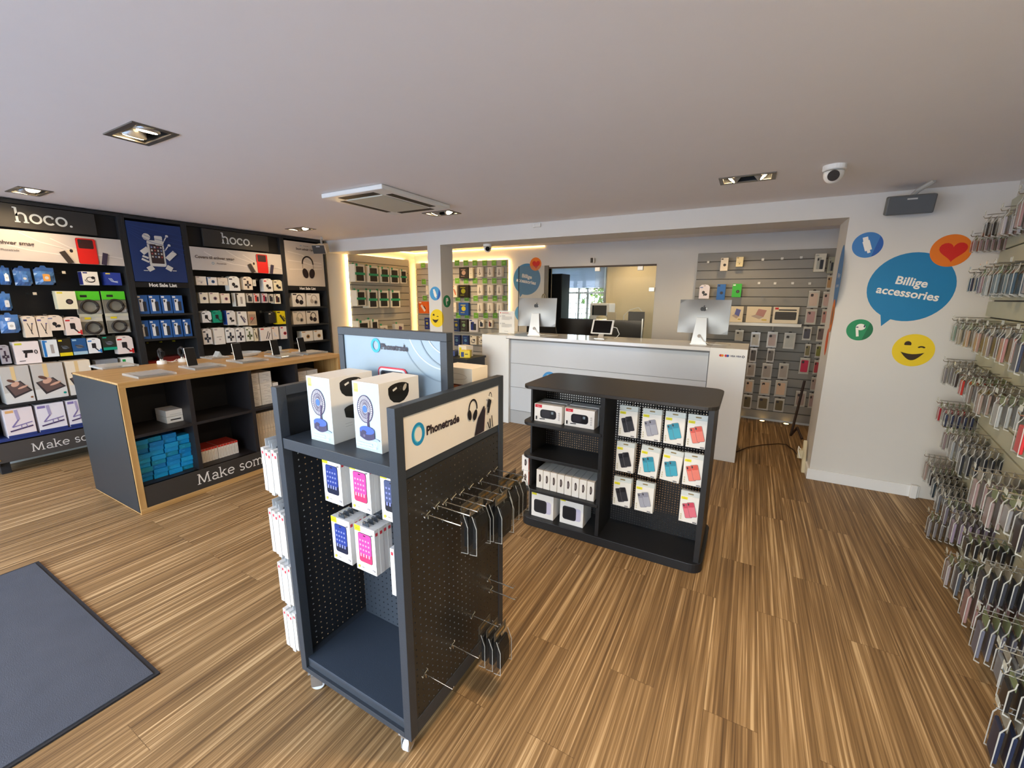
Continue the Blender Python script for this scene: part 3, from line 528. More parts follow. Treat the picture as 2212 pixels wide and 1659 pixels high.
SLAT=[
(-0.364, 1.95, 0.091, 0.161, 'dot', 'e8dcc8', '403028', 'earphone_box', 'small white box at left of the top row on grey slat wall'),
(-0.191, 1.997, 0.083, 0.119, 'plain', 'e8d8a8', 'a08850', 'earphone_box', 'small cream box second in the top row on grey slat wall'),
(0.648, 1.916, 0.112, 0.205, 'iphone', 'd8d4c4', 'b0b0a4', 'phone_case_pack', 'silver pack at the right end of top row on grey slat wall'),
(0.758, 1.898, 0.066, 0.182, 'iphone', 'a0a08c', '8a8a80', 'phone_case_pack', 'grey pack at top beside the white corner wall'),
(-0.569, 1.596, 0.13, 0.186, 'buds', 'f0e8f0', '8090c0', 'charger_box', 'white and pink charger box above the right monitor'),
(-0.368, 1.58, 0.104, 0.201, 'dot', '2468b8', '1a2a50', 'charger_box', 'blue charger box above the right monitor'),
(-0.188, 1.617, 0.111, 0.168, 'lens', '38b838', 'f0f0e8', 'charger_box', 'green charger box above the right monitor'),
(-0.164, 1.304, 0.165, 0.207, 'laptop', 'f2e4c4', '6a70b0', 'keyboard_box', 'white tablet keyboard box partly behind the right monitor'),
(0.086, 1.301, 0.28, 0.203, 'laptop', 'f2e2c0', 'c0887a', 'keyboard_box', 'white box with rose laptop picture, middle of the slat wall shelf'),
(0.376, 1.306, 0.28, 0.197, 'keyboard', 'f0e4cc', '2c2418', 'keyboard_box', 'white box with black keyboard picture at right of the shelf'),
(-0.102, 1.055, 0.101, 0.143, 'case', 'c4c0b8', 'b8b0a0', 'phone_case_pack', 'first case pack from the left, first row below the slat wall shelf'),
(0.086, 0.994, 0.108, 0.183, 'case', 'c4c0b8', 'bcb6aa', 'phone_case_pack', 'second case pack from the left, first row below the slat wall shelf'),
(0.269, 0.994, 0.115, 0.197, 'case', 'c4c0b8', 'b4a09a', 'phone_case_pack', 'third case pack from the left, first row below the slat wall shelf'),
(0.454, 0.988, 0.125, 0.2, 'case', 'c4c0b8', 'b0b0a8', 'phone_case_pack', 'fourth case pack from the left, first row below the slat wall shelf'),
(0.084, 0.789, 0.083, 0.186, 'case', 'c4c0b8', '5a524a', 'phone_case_pack', 'first case pack from the left, second row below the slat wall shelf'),
(0.276, 0.805, 0.085, 0.176, 'case', 'c4c0b8', '6a6258', 'phone_case_pack', 'second case pack from the left, second row below the slat wall shelf'),
(0.079, 0.599, 0.105, 0.182, 'case', 'c4c0b8', 'a89c90', 'phone_case_pack', 'first case pack from the left, third row below the slat wall shelf'),
(0.258, 0.587, 0.116, 0.202, 'case', 'c4c0b8', 'a89c90', 'phone_case_pack', 'second case pack from the left, third row below the slat wall shelf'),
(0.435, 0.604, 0.108, 0.2, 'case', 'c4c0b8', 'a89c90', 'phone_case_pack', 'third case pack from the left, third row below the slat wall shelf'),
(0.081, 0.376, 0.106, 0.184, 'case', 'c4c0b8', 'd8b89a', 'phone_case_pack', 'first case pack from the left, fourth row below the slat wall shelf'),
(0.262, 0.373, 0.127, 0.199, 'case', 'c4c0b8', 'd8b89a', 'phone_case_pack', 'second case pack from the left, fourth row below the slat wall shelf'),
(0.433, 0.375, 0.133, 0.209, 'case', 'c4c0b8', 'd8b89a', 'phone_case_pack', 'third case pack from the left, fourth row below the slat wall shelf'),
(0.082, 0.168, 0.106, 0.187, 'case', 'c4c0b8', '6a5a38', 'phone_case_pack', 'first case pack from the left, fifth row below the slat wall shelf'),
(0.261, 0.174, 0.134, 0.184, 'case', 'c4c0b8', '6a5a38', 'phone_case_pack', 'second case pack from the left, fifth row below the slat wall shelf'),
(0.439, 0.174, 0.115, 0.175, 'case', 'c4c0b8', '6a5a38', 'phone_case_pack', 'third case pack from the left, fifth row below the slat wall shelf'),
(0.638, 1.497, 0.114, 0.2, 'case', 'c4c0b8', 'c8b0a0', 'phone_case_pack', 'first case pack from the top, left of two columns beside the white corner wall'),
(0.636, 1.298, 0.115, 0.182, 'case', 'c4c0b8', 'b08a88', 'phone_case_pack', 'second case pack from the top, left of two columns beside the white corner wall'),
(0.623, 1.107, 0.093, 0.162, 'case', 'c4c0b8', '4a4650', 'phone_case_pack', 'third case pack from the top, left of two columns beside the white corner wall'),
(0.655, 0.904, 0.061, 0.158, 'case', 'c4c0b8', '7a7048', 'phone_case_pack', 'fourth case pack from the top, left of two columns beside the white corner wall'),
(0.645, 0.69, 0.108, 0.2, 'case', 'c4c0b8', 'c8204a', 'phone_case_pack', 'fifth case pack from the top, left of two columns beside the white corner wall'),
(0.655, 0.271, 0.115, 0.2, 'case', 'c4c0b8', 'a08c84', 'phone_case_pack', 'sixth case pack from the top, left of two columns beside the white corner wall'),
(0.77, 1.713, 0.066, 0.159, 'case', 'c4c0b8', 'b08a60', 'phone_case_pack', 'first case pack from the top, right column half hidden by the white corner wall'),
(0.768, 1.499, 0.089, 0.188, 'case', 'c4c0b8', 'c0a49c', 'phone_case_pack', 'second case pack from the top, right column half hidden by the white corner wall'),
(0.775, 1.303, 0.072, 0.179, 'case', 'c4c0b8', 'b88880', 'phone_case_pack', 'third case pack from the top, right column half hidden by the white corner wall'),
(0.76, 1.098, 0.081, 0.182, 'case', 'c4c0b8', '6a5a58', 'phone_case_pack', 'fourth case pack from the top, right column half hidden by the white corner wall'),
(0.764, 0.901, 0.064, 0.162, 'case', 'c4c0b8', '80803c', 'phone_case_pack', 'fifth case pack from the top, right column half hidden by the white corner wall'),
(0.766, 0.696, 0.055, 0.175, 'case', 'c4c0b8', 'b84048', 'phone_case_pack', 'sixth case pack from the top, right column half hidden by the white corner wall'),
(0.767, 0.487, 0.06, 0.172, 'case', 'c4c0b8', 'b09c94', 'phone_case_pack', 'seventh case pack from the top, right column half hidden by the white corner wall'),
(0.774, 0.269, 0.07, 0.187, 'case', 'c4c0b8', 'a89090', 'phone_case_pack', 'eighth case pack from the top, right column half hidden by the white corner wall'),
]
RIGHT=[
(4.029, 1.993, 0.13, '2a2420', 5, 'black'),
(3.583, 1.954, 0.146, 'c8c4cc', 5, 'pale grey'),
(3.271, 1.951, 0.184, 'c09a9a', 5, 'dusty pink'),
(4.341, 1.929, 0.115, 'a08488', 5, 'mauve'),
(4.125, 1.651, 0.137, '2a2c48', 2, 'navy'),
(3.815, 1.633, 0.156, 'a88a94', 3, 'mauve'),
(3.654, 1.615, 0.182, 'c4c8c8', 5, 'silver'),
(3.116, 1.62, 0.156, '4a6478', 4, 'steel blue'),
(4.478, 1.295, 0.169, '9ab0a0', 4, 'pale green'),
(3.866, 1.292, 0.166, 'c4a284', 6, 'beige'),
(3.001, 1.293, 0.182, 'c8908c', 6, 'rose pink'),
(4.38, 0.977, 0.181, '8a8486', 3, 'grey'),
(3.924, 1.02, 0.142, '3a2c2a', 4, 'dark brown'),
(3.702, 1.007, 0.14, 'd8382c', 5, 'red'),
(4.257, 0.713, 0.144, 'c02838', 4, 'crimson'),
(3.98, 0.73, 0.135, '2c3458', 4, 'navy'),
(3.193, 0.992, 0.164, 'b0988c', 6, 'taupe'),
(2.825, 1.011, 0.157, 'b4b8b8', 5, 'silver'),
(2.435, 0.992, 0.172, 'e82c34', 4, 'red'),
(3.861, 0.602, 0.165, '988488', 5, 'mauve'),
(3.276, 0.616, 0.177, '222630', 7, 'black'),
(4.293, 0.223, 0.204, 'b8a098', 3, 'beige'),
(4.025, 0.276, 0.15, '241c20', 4, 'black'),
(3.851, 0.252, 0.161, '2c3c48', 5, 'teal'),
(3.618, 0.236, 0.188, '6a6c74', 5, 'grey'),
(2.879, 0.583, 0.199, 'b49898', 6, 'mauve'),
(2.365, 0.694, 0.142, 'a8a8ac', 5, 'silver'),
(2.199, 0.685, 0.168, '24202c', 4, 'black'),
(3.112, 0.274, 0.179, 'a090a8', 5, 'lilac'),
(2.787, 0.364, 0.105, '1c1a1c', 6, 'black'),
(2.805, 0.13, 0.193, '5a6270', 6, 'slate'),
(2.577, 0.128, 0.218, 'b08a88', 6, 'rose'),
(2.323, 0.136, 0.207, '7a7c90', 6, 'slate blue'),
(2.038, 0.242, 0.135, '8a9098', 4, 'grey'),
(1.937, 0.215, 0.137, '18161c', 5, 'black'),
(1.917, -0.014, 0.218, '1c2c50', 5, 'navy'),
]
# ------------------------------------------------------------------ the setting
ZC = 2.413
LAMPS = [(-5.21, 1.27), (-2.85, 1.145), (-.12, 1.2), (-5.01, 3.53), (-2.79, 3.53), (-.12, 3.52), (-5.21, -1.1), (-2.85, -1.1), (-.4, -1.1)]
LW, LD = .165, .09
b = B(); b.box(-6.3, 2.0, -2.3, 9.3, -.1, 0, floor_mat()); S(b, 'floor')
def ceiling(name, x0, x1, y0, y1, z, holes):
    b = B(); xs = sorted({x0, x1} | {v for h in holes for v in (h[0] - LW, h[0] + LW)}); ys = sorted({y0, y1} | {v for h in holes for v in (h[1] - LD, h[1] + LD)})
    for i in range(len(xs) - 1):
        for j in range(len(ys) - 1):
            cx, cy = (xs[i] + xs[i + 1]) / 2, (ys[j] + ys[j + 1]) / 2
            if any(abs(cx - h[0]) < LW and abs(cy - h[1]) < LD for h in holes): continue
            b.add([(xs[i], ys[j], z), (xs[i + 1], ys[j], z), (xs[i + 1], ys[j + 1], z), (xs[i], ys[j + 1], z)], [(0, 3, 2, 1)], CEIL)
    b.box(x0, x1, y0, y1, z + .14, z + .2, CEIL); S(b, name)
ceiling('ceiling', -6.2, 2.0, -2.3, 4.446, ZC, LAMPS)
b = B(); b.box(-6.2, 2.0, 4.86, 6.5, ZC, ZC + .1, CEIL); b.box(-6.2, 2.0, 6.5, 9.2, 2.5, 2.6, CEIL); S(b, 'ceiling_back')
b = B(); b.box(-6.25, -6.04, -2.3, 4.446, 0, 2.6, WHITE); b.box(-6.25, -5.76, 4.446, 6.5, 0, 2.6, WHITE); b.box(-6.25, -6.1, 6.5, 9.2, 0, 2.6, WHITE); S(b, 'wall_left')
b = B(); b.box(-6.2, -2.92, 6.42, 6.52, 0, 2.5, WHITE); b.box(-1.24, 2., 6.42, 6.52, 0, 2.5, WHITE); b.box(-2.92, -1.24, 6.42, 6.52, 2.07, 2.5, WHITE); S(b, 'wall_back')
b = B(); b.box(.612, 1.75, 4.446, 4.86, 0, ZC, WHITE); b.box(-5.76, .612, 4.446, 4.86, 2.245, ZC, WHITE); S(b, 'wall_partition')
b = B(); b.box(-3.763, -3.55, 4.447, 4.70, 0, 2.245, WHITE); S(b, 'wall_pillar')
b = B(); b.box(1.3, 1.4, 4.86, 6.42, 0, 2.5, WHITE); S(b, 'wall_right_back')
RW = lambda y: 1.53 - .172 * (4.446 - y)
b = B(); b.prismz([(RW(4.446), 4.446), (RW(-2.3), -2.3), (RW(-2.3) + .15, -2.3), (RW(4.446) + .15, 4.446)], 0, ZC + .1, WHITE); S(b, 'wall_right')
# shop front behind the camera: low sill, posts, head; the glazing is open to the street
b = B(); b.box(-6.2, .8, -2.32, -2.2, 0, .12, M('55585c', .4)); b.box(-6.2, .8, -2.32, -2.2, 2.3, 2.6, WHITE)
for x in (-6.15, -4.4, -2.6, -.9, .5): b.box(x - .04, x + .04, -2.31, -2.23, .12, 2.3, M('55585c', .4))
S(b, 'wall_front')
b = B(); b.box(-14, 8, -14, -2.35, -.12, -.02, M('b0c2d8', .9)); S(b, 'ground_street')
# baseboards on the sticker wall
b = B(); b.box(.60, 1.36, 4.428, 4.446, 0, .10, GLOSSW); b.box(.596, .612, 4.43, 4.86, 0, .10, GLOSSW); b.box(1.30, 1.34, 4.40, 4.43, 0, .11, GLOSSW); S(b, 'baseboard_partition', .003)
b = B(); b.box(-1.24, 1.3, 6.40, 6.42, 0, .08, GLOSSW); S(b, 'baseboard_back')
# office behind the glass
b = B(); b.box(-6.1, -4.0, 9.0, 9.1, 0, 2.5, WHITE); b.box(-2.75, 2., 9.0, 9.1, 0, 2.5, WHITE); b.box(-4.0, -2.75, 9.0, 9.1, 0, .95, WHITE); b.box(-4.0, -2.75, 9.0, 9.1, 2.3, 2.5, WHITE); S(b, 'wall_office')
b = B(); b.box(-2.42, 1.4, 7.95, 8.95, 0, 2.5, M('d8c49a', .8)); S(b, 'wall_office_side')
fr = B(); W = GLOSSW
for x in (-4.0, -3.72, -3.36, -3.16, -2.79): fr.box(x, x + .04, 8.96, 9.06, .95, 2.3, W)
for z in (.95, 1.68, 2.26): fr.box(-4., -2.75, 8.965, 9.055, z, z + .04, W)
wo = S(fr, 'window_office')
g = B()
for k in range(9): x = -3.95 + k * .14; g.box(x, x + .008, 8.93, 8.94, 1.0, 1.75, W)
for k in range(7): z = 1.03 + k * .11; g.box(-3.98, -2.76, 8.93, 8.94, z, z + .008, W)
g.build('window_grille', wo); g = B(); g.box(-4, -2.75, 9.01, 9.016, .95, 2.3, GLASS); g.build('window_pane', wo)
g = B(); sl = M('e6e6ea', .5).copy(); sl.name = 'translucent_blind'; n_ = sl.node_tree; tb = n_.nodes.new('ShaderNodeBsdfTranslucent'); tb.inputs[0].default_value = (.7, .76, .86, 1); ms = n_.nodes.new('ShaderNodeMixShader'); ms.inputs[0].default_value = .45; n_.links.new(n_.nodes['Principled BSDF'].outputs[0], ms.inputs[1]); n_.links.new(tb.outputs[0], ms.inputs[2]); n_.links.new(ms.outputs[0], n_.nodes['Material Output'].inputs[0])
for k in range(20): z = 1.80 + k * .024; g.prismx([(8.872, z + .023), (8.880, z), (8.882, z + .001), (8.874, z + .024)], -3.96, -2.76, sl)
g.box(-3.97, -2.75, 8.85, 8.90, 2.28, 2.32, sl); g.box(-3.96, -2.76, 8.86, 8.885, 1.775, 1.79, M('8a8488', .5))
o = g.build('window_blind'); T(o, 'white venetian blind half lowered over the office window', 'blind')
random.seed(3)
g = B(); gm = [M('5a7a30', .7, var=.3), M('8a9a3a', .7, var=.3), M('3a5a24', .7, var=.3)]
for k in range(900):
    x, y, z = -3.72 + 1.3 * random.random(), 10.2 + 1.2 * random.random(), .3 + 2.4 * random.random(); s = .05 + .06 * random.random(); a = random.random() * 6; q = random.random() * 2
    g.add([(x, y, z), (x + s * math.cos(a), y + s * math.sin(a), z + s * .3), (x + s * 1.5 * math.cos(a + .6), y + s * .8, z + s * q), (x + s * .3, y - s * .2, z + s)], [(0, 1, 2, 3)], random.choice(gm))
g.tube([(-3.3, 10.9, 0), (-3.3, 10.8, 2.)], .04, M('5a4630', .8))
o = g.build('garden_bush'); T(o, 'leafy green garden bush outside the barred office window', 'bush')
b = B(); b.box(-8, 3, 9.12, 13, -.12, -.02, M('6a7a48', .9)); S(b, 'ground_garden')
# glass front of the office
g = E('glass_partition', (-2.08, 6.40, 0), 0, 'frameless glass office front with steel clips under the white wall', 'glass partition')
q = B(); q.box(.16, .84, -.006, .006, 0, 2.05, GLASS); q.build('fixed_pane', g); q = B(); q.box(-.05, .15, -.006, .006, 0, 2.05, GLASS); q.build('door_pane', g)
for x, z in ((-.02, 2.02), (.62, 2.02), (.8, 1.72)): q = B(); q.box(x - .04, x + .04, -.016, .016, z - .03, z + .03, STEEL); q.build('clip', g, bevel=.003)
q = B(); q.box(.70, .72, -.05, -.03, .9, 1.3, STEEL); q.box(.705, .715, -.03, -.006, .95, .97, STEEL); q.box(.705, .715, -.03, -.006, 1.22, 1.24, STEEL); q.build('handle', g, bevel=.003)
g = E('sliding_glass_door', (-3.18, 6.385, 0), 0, 'clear sliding glass leaf pushed over the blue wall bubble behind the left monitor', 'glass door')
q = B(); q.box(-.27, .26, -.006, .006, .01, 2.1, GLASS); q.build('pane', g)
q = B(); q.box(-.276, -.270, -.008, .008, .01, 2.1, M('1e2a26', .3)); q.build('edge', g)
q = B(); q.ring(0, 0, 1, 1, 1, STEEL) if False else None; q.tube([(.2 + .03 * math.cos(t * PI / 8), -.012, 1.60 + .05 * math.sin(t * PI / 8)) for t in range(17)], .008, M('b0a890', .3, .8), 6); q.build('ring_pull', g)
b = B(); b.box(-2.99, -2.92, 6.40, 6.55, 0, 2.1, M('6a6050', .5)); b.box(-2.92, -1.24, 6.41, 6.43, 2.05, 2.075, M('4a3a2c', .5)); S(b, 'trim_1')
# office things
q = B(); q.box(-3.55, -3.2, 7.65, 8.05, 0, 2.04, BLK); q.box(-3.54, -3.21, 7.64, 7.65, .06, 2.02, M('17161a', .35)); o = q.build('tall_cabinet', bevel=.004); T(o, 'tall black cabinet left of the office window', 'cabinet')
g = E('office_desk', (-2.2, 7.1, 0), 0, 'black office desk with tall dark front screen behind the glass', 'desk')
q = B(); q.box(-.78, .0, -.06, -.03, 0, 1.235, M('1c1310', .35)); q.build('front_screen', g); q = B(); q.box(.0, .70, -.07, -.04, 0, 1.235, M('17120e', .15)); q.build('side_screen', g)
q = B(); q.box(-.78, .7, -.03, .46, .70, .73, BLK); q.build('desktop', g)
for sx in (-.75, .66): q = B(); q.box(sx, sx + .04, .40, .45, 0, .70, BLK); q.build('leg', g)
g = E('desk_lamp', (-2.28, 7.3, .73), 0, 'lit desk lamp glowing just over the dark office screen', 'lamp')
q = B(); q.lathe([(.07, 0), (.07, .015), (.012, .02)], STEEL); q.build('base', g); q = B(); q.tube([(0, 0, .02), (0, .02, .35), (.1, .02, .58)], .008, STEEL); q.build('arm', g)
q = B(); q.lathe([(.10, .50), (.09, .54), (.03, .56)], M('d8c8a0', .4)); q.build('shade', g); q = B(); q.lathe([(.085, .495), (.085, .499)], emit('ffd890', 14, 'lamp_glow')); q.build('bulb', g)
g = E('kiosk_machine', (-2.42, 7.75, 0), 0, 'white kiosk machine with dark square display in front of the office window', 'machine')
q = B(); q.box(-.19, .19, -.15, .2, 0, 1.5, PAPER); q.build('housing', g, bevel=.02); q = B(); q.box(-.14, .13, -.156, -.15, 1.28, 1.46, M('14181c', .6, spec=.1)); q.build('display', g)
q = B(); q.box(-.0, .008, -.153, -.15, .9, 1.22, M('c8c2bc')); q.build('seam', g)
q = B(); q.box(-2.13, -1.98, 7.12, 7.14, 1.0, 1.36, M('e2d2b0', .6)); q.box(-2.1, -2.0, 7.10, 7.2, .73, 1.0, PAPER); o = q.build('paper_tray'); T(o, 'cream paper standing in a tray right of the desk lamp', 'paper tray')
g = E('office_monitor', (-1.68, 7.3, .73), 0, 'small black monitor back standing on the office desk', 'monitor')
q = B(); q.box(-.14, .13, 0, .03, .38, .64, BLK); q.build('screen', g, bevel=.006); q = B(); q.cyl((0, .015, 0), (0, .015, .4), .02, BLK); q.lathe([(.09, 0), (.09, .012)], BLK); q.build('stand', g)
q = B(); q.tube([(-1.9, 7.32, 1.3), (-1.8, 7.32, 1.40), (-1.66, 7.32, 1.44), (-1.6, 7.32, 1.38)], .006, PAPER, 6); q.tube([(-1.9, 7.32, .73), (-1.9, 7.32, 1.3)], .008, PAPER, 6); q.lathe([(.06, .73), (.06, .74)], PAPER, 14, (-1.9, 7.32, 0)); o = q.build('reading_lamp'); T(o, 'thin cream gooseneck lamp beside the small office monitor', 'lamp')
g = E('office_chair', (-2.72, 5.75, 0), .25, 'black office chair behind the counter right of the left monitor', 'chair')
q = B(); q.prismx([(-.03, .55), (.04, .52), (.02, .85), (.03, 1.22), (-.02, 1.24), (-.05, .9)], -.22, .22, M('1c1a1c', .8)); q.build('backrest', g, bevel=.02)
q = B(); q.box(-.24, .24, -.46, .0, .44, .52, M('1c1a1c', .8)); q.build('seat', g, bevel=.03)
q = B(); q.cyl((0, -.22, .1), (0, -.22, .44), .03, BLK); q.build('column', g)
for k in range(5): a = k * 1.2566; q = B(); q.tube([(0, -.22, .1), (.26 * math.cos(a), -.22 + .26 * math.sin(a), .06)], .02, BLK); q.lathe([(.025, 0), (.03, .025), (.02, .05)], BLK, 10, (.26 * math.cos(a), -.22 + .26 * math.sin(a), 0)); q.build('leg', g)
q = B(); q.tube([(.23, .03, .6), (.27, 0, .9), (.2, .02, 1.22), (-.2, .02, 1.24)], .012, M('4a4a4e', .4)); q.build('back_frame', g)
# ------------------------------------------------------------------ stickers on walls
SB = M('1f7fb4', .5); SB2 = M('3f7fc0', .5); SO = M('e87a1e', .5); SR = M('d2251c', .5); SY = M('f0d028', .5); SG = M('2a8f5e', .5); SG2 = M('1f7048', .5); SW = M('f4efe6', .5)
def disc(name, u, v, r, m, face, lab, fn, rz=None):
    b = B(); face(b); b.ell(u, v, r, r, m, 40); fn(b, u, v, r); o = b.build(name); T(o, lab, 'sticker', 'round wall stickers'); return o
def f_plug(b, u, v, r):
    b.pg([(u + r * math.cos(t), v + r * math.sin(t)) for t in [math.radians(-70 + 8 * k) for k in range(15)]], M('2a5fae', .5))
    for a, w, c in ((-.55, .16, SW), (-.1, .3, SW), (.45, .2, SW)):
        pass
    b.bar(u + .18 * r, v - .62 * r, u + .08 * r, v - .34 * r, .2 * r, SW); b.bar(u + .12 * r, v - .42 * r, u - .14 * r, v + .32 * r, .46 * r, SW); b.bar(u - .14 * r, v + .3 * r, u - .22 * r, v + .62 * r, .34 * r, SW)
def f_bud(b, u, v, r):
    b.pg([(u + r * math.cos(t), v + r * math.sin(t)) for t in [math.radians(-75 + 8 * k) for k in range(16)]], SG2)
    b.ell(u + .05 * r, v + .28 * r, .36 * r, .3 * r, SW); b.bar(u - .22 * r, v + .2 * r, u - .08 * r, v - .62 * r, .2 * r, SW); b.ell(u - .2 * r, v + .25 * r, .1 * r, .05 * r, M('3a3a5a')); b.ell(u + .32 * r, v + .36 * r, .06 * r, .12 * r, M('3a3a5a'))
def f_heart(b, u, v, r):
    p = []
    for k in range(30):
        t = 2 * PI * k / 30; p.append((u + .1 * r + .042 * r * 16 * math.sin(t) ** 3, v - .02 * r + .042 * r * (13 * math.cos(t) - 5 * math.cos(2 * t) - 2 * math.cos(3 * t) - math.cos(4 * t))))
    b.pg(p, SR)
def f_wink(b, u, v, r):
    m = M('3a2a18', .5); b.ell(u - .3 * r, v + .38 * r, .17 * r, .17 * r, m, 16); b.rect(u - .5 * r, v + .2 * r, u - .1 * r, v + .3 * r, SY)
    b.ring(u + .36 * r, v + .1 * r, .17 * r, .14 * r, .09 * r, m, 30, 150, 10)
    b.pg([(u - .58 * r + 1.12 * r * k / 12, v - .12 * r - .5 * r * math.sin(PI * k / 12) - .0 * k) for k in range(13)][::1] + [(u + .54 * r - 1.12 * r * k / 6, v - .12 * r - .12 * r * math.sin(PI * k / 6)) for k in range(7)], m)
def bubble(b, u, v, r, m):
    pts = [(u + r * math.cos(t), v + r * math.sin(t)) for t in [math.radians(-108 + 344 * k / 44) for k in range(45)]]
    b.pg(pts + [(u - .5 * r, v - 1.17 * r)], m)
FP = lambda b: b.front(4.4455)
b = B(); b.front(4.4455); bubble(b, 1.06, 1.695, .262, SB); s = -.035
b.txt('Billige', 1.062, 1.708, .058, SW, off=.024, slope=-.17); b.txt('accessories', 1.046, 1.622, .058, SW, off=.024, slope=-.17); o = b.build('speech_bubble_sticker'); T(o, 'large blue speech bubble sticker reading Billige accessories on white wall', 'sticker')
disc('sticker', .755, 2.025, .098, SB2, FP, 'blue round sticker with white cable plug beside the blue speech bubble', f_plug)
b = B(); b.front(4.4440); b.ell(1.25, 1.96, .116, .116, SO, 40); f_heart(b, 1.25, 1.96, .116); T(b.build('sticker'), 'orange round sticker with red heart overlapping the large speech bubble', 'sticker', 'round wall stickers')
disc('sticker', .797, 1.353, .087, SG, FP, 'green round sticker with white earbud left of the yellow face', f_bud)
disc('sticker', 1.152, 1.208, .128, SY, FP, 'yellow winking face sticker low on the white partition wall', f_wink)
# the pillar: face sticker wraps round its edge
disc('sticker', -3.655, 1.637, .089, M('4f9fd4', .5), lambda b: b.front(4.4462), 'light blue round sticker with white cable plug on the white pillar', f_plug)
disc('sticker', 4.557, 1.537, .08, SG, lambda b: b.right(-3.5495), 'green round sticker with white earbud on the side of pillar', f_bud)
b = B(); pf = [(-3.633 + .118 * math.cos(t), 1.316 + .118 * math.sin(t)) for t in [2 * PI * k / 48 for k in range(48)]]
b.front(4.4462); b.pg([(min(u, -3.55), v) for u, v in pf], SY); b.n = .001; f_wink(b, -3.66, 1.318, .10)
b.right(-3.5495); b.pg([(4.446 + max(0, u + 3.55), v) for u, v in pf if u > -3.58], SY); T(b.build('sticker'), 'yellow winking face sticker wrapped round the corner of the pillar', 'sticker', 'round wall stickers')
# back wall bubble and heart
b = B(); b.front(6.4195); bubble(b, -3.32, 1.89, .255, M('3f7fae', .5)); b.txt('Billige', -3.32, 1.91, .056, SW, off=.03, slope=-.17); b.txt('accessories', -3.335, 1.83, .056, SW, off=.03, slope=-.17); T(b.build('speech_bubble_sticker'), 'blue speech bubble sticker on the back wall behind the left monitor', 'sticker')
b = B(); b.front(6.418); b.ell(-3.16, 2.13, .105, .105, SO, 32); f_heart(b, -3.16, 2.13, .105); T(b.build('sticker'), 'orange heart sticker on the back wall above the left monitor', 'sticker', 'round wall stickers')
b = B(); b.front(6.4195); b.ell(-3.40, 1.33, .14, .14, M('5a9fd0', .5), 32); T(b.build('sticker'), 'pale blue round sticker mostly hidden behind the left monitor', 'sticker', 'round wall stickers')
# jamb stickers (on the reveal of the partition)
b = B(); b.left(.6115); bubble(b, -4.56, 1.78, .25, M('4a7ab0', .5)) if False else b.ell(-4.50, 1.77, .12, .27, M('4a7fb8', .5), 32); b.txt('Billige', -4.50, 1.78, .035, SW); b.txt('accessories', -4.50, 1.70, .03, SW, sx=.6); T(b.build('sticker'), 'blue sticker on the narrow side of the white partition', 'sticker', 'round wall stickers')
b = B(); b.left(.610); b.ell(-4.51, 1.46, .075, .14, SO, 28); b.ell(-4.51, 1.46, .035, .08, M('8a6a5a')); T(b.build('sticker'), 'orange ringed sticker on the narrow side of the partition', 'sticker', 'round wall stickers')
b = B(); b.left(.6115); b.ell(-4.60, 1.23, .06, .12, M('e0602a', .5), 28); T(b.build('sticker'), 'red orange sticker lowest on the narrow side of partition', 'sticker', 'round wall stickers')
# ------------------------------------------------------------------ ceiling fixtures
GLOW = emit('ffe2b0', 60, 'spot_glow'); WARMREF = M('d8a040', .25, .8)
def fixture(x, y, lab, lit=(1, 1), tilt=(.5, -.5)):
    g = E('ceiling_spot', (x, y, ZC), 0, lab, 'ceiling light', 'recessed twin spotlights')
    q = B(); m = M('77716a', .35, .7)
    q.box(-.172, .172, -.098, -.07, -.006, .002, m); q.box(-.172, .172, .07, .098, -.006, .002, m); q.box(-.172, -.145, -.07, .07, -.006, .002, m); q.box(.145, .172, -.07, .07, -.006, .002, m); q.build('frame', g, bevel=.002)
    q = B(); q.box(-.16, -.155, -.085, .085, 0, .12, BLK); q.box(.155, .16, -.085, .085, 0, .12, BLK); q.box(-.16, .16, -.085, -.08, 0, .12, BLK); q.box(-.16, .16, .08, .085, 0, .12, BLK); q.box(-.16, .16, -.085, .085, .12, .125, BLK); q.build('housing', g)
    for k, sx in enumerate((-.075, .075)):
        R = Matrix.Translation((sx, 0, .045)) @ Matrix.Rotation(tilt[k], 4, 'Y'); q = B(); q.X = R
        q.lathe([(.05, -.045), (.056, -.04), (.05, .0), (.03, .05)], M('b8b4ae', .3, .7), 20); l = q.build('lamp', g, smooth=True)
        q = B(); q.X = R; q.lathe([(.042, -.048), (.042, -.0465)], GLOW if lit[k] else WARMREF, 18); q.build('bulb', l)
    return g
FL = ['twin spotlight nearest the left edge above the black wall unit', 'twin spotlight high over the oak counter front, one lamp glowing', 'unlit view twin spotlight over the floor at right', 'twin spotlight over the far end of black wall unit', 'twin spotlight beside the ceiling air unit', 'bright twin spotlight beside the white dome camera', 'twin spotlight by the shop front, left', 'twin spotlight by the shop front, middle', 'twin spotlight by the shop front, right']
for k, (x, y) in enumerate(LAMPS[:6]):
    if k == 2: continue
    fixture(x, y, FL[k], tilt=((.5, -.5), (.35, .2), (.5, -.5), (.5, -.6), (.5, -.7), (.75, -.85))[k])
g = E('air_conditioner', (-2.81, 2.84, ZC - .002), 0, 'white square ceiling air unit with four dark slots', 'air conditioner')
q = B(); q.box(-.34, .34, -.41, .41, -.035, 0, M('e6e6e2', .4)); q.build('panel', g, bevel=.008)
q = B(); q.box(-.2, .2, -.27, .27, -.042, -.034, M('c4c4b8', .5)); q.build('intake_grille', g, bevel=.003)
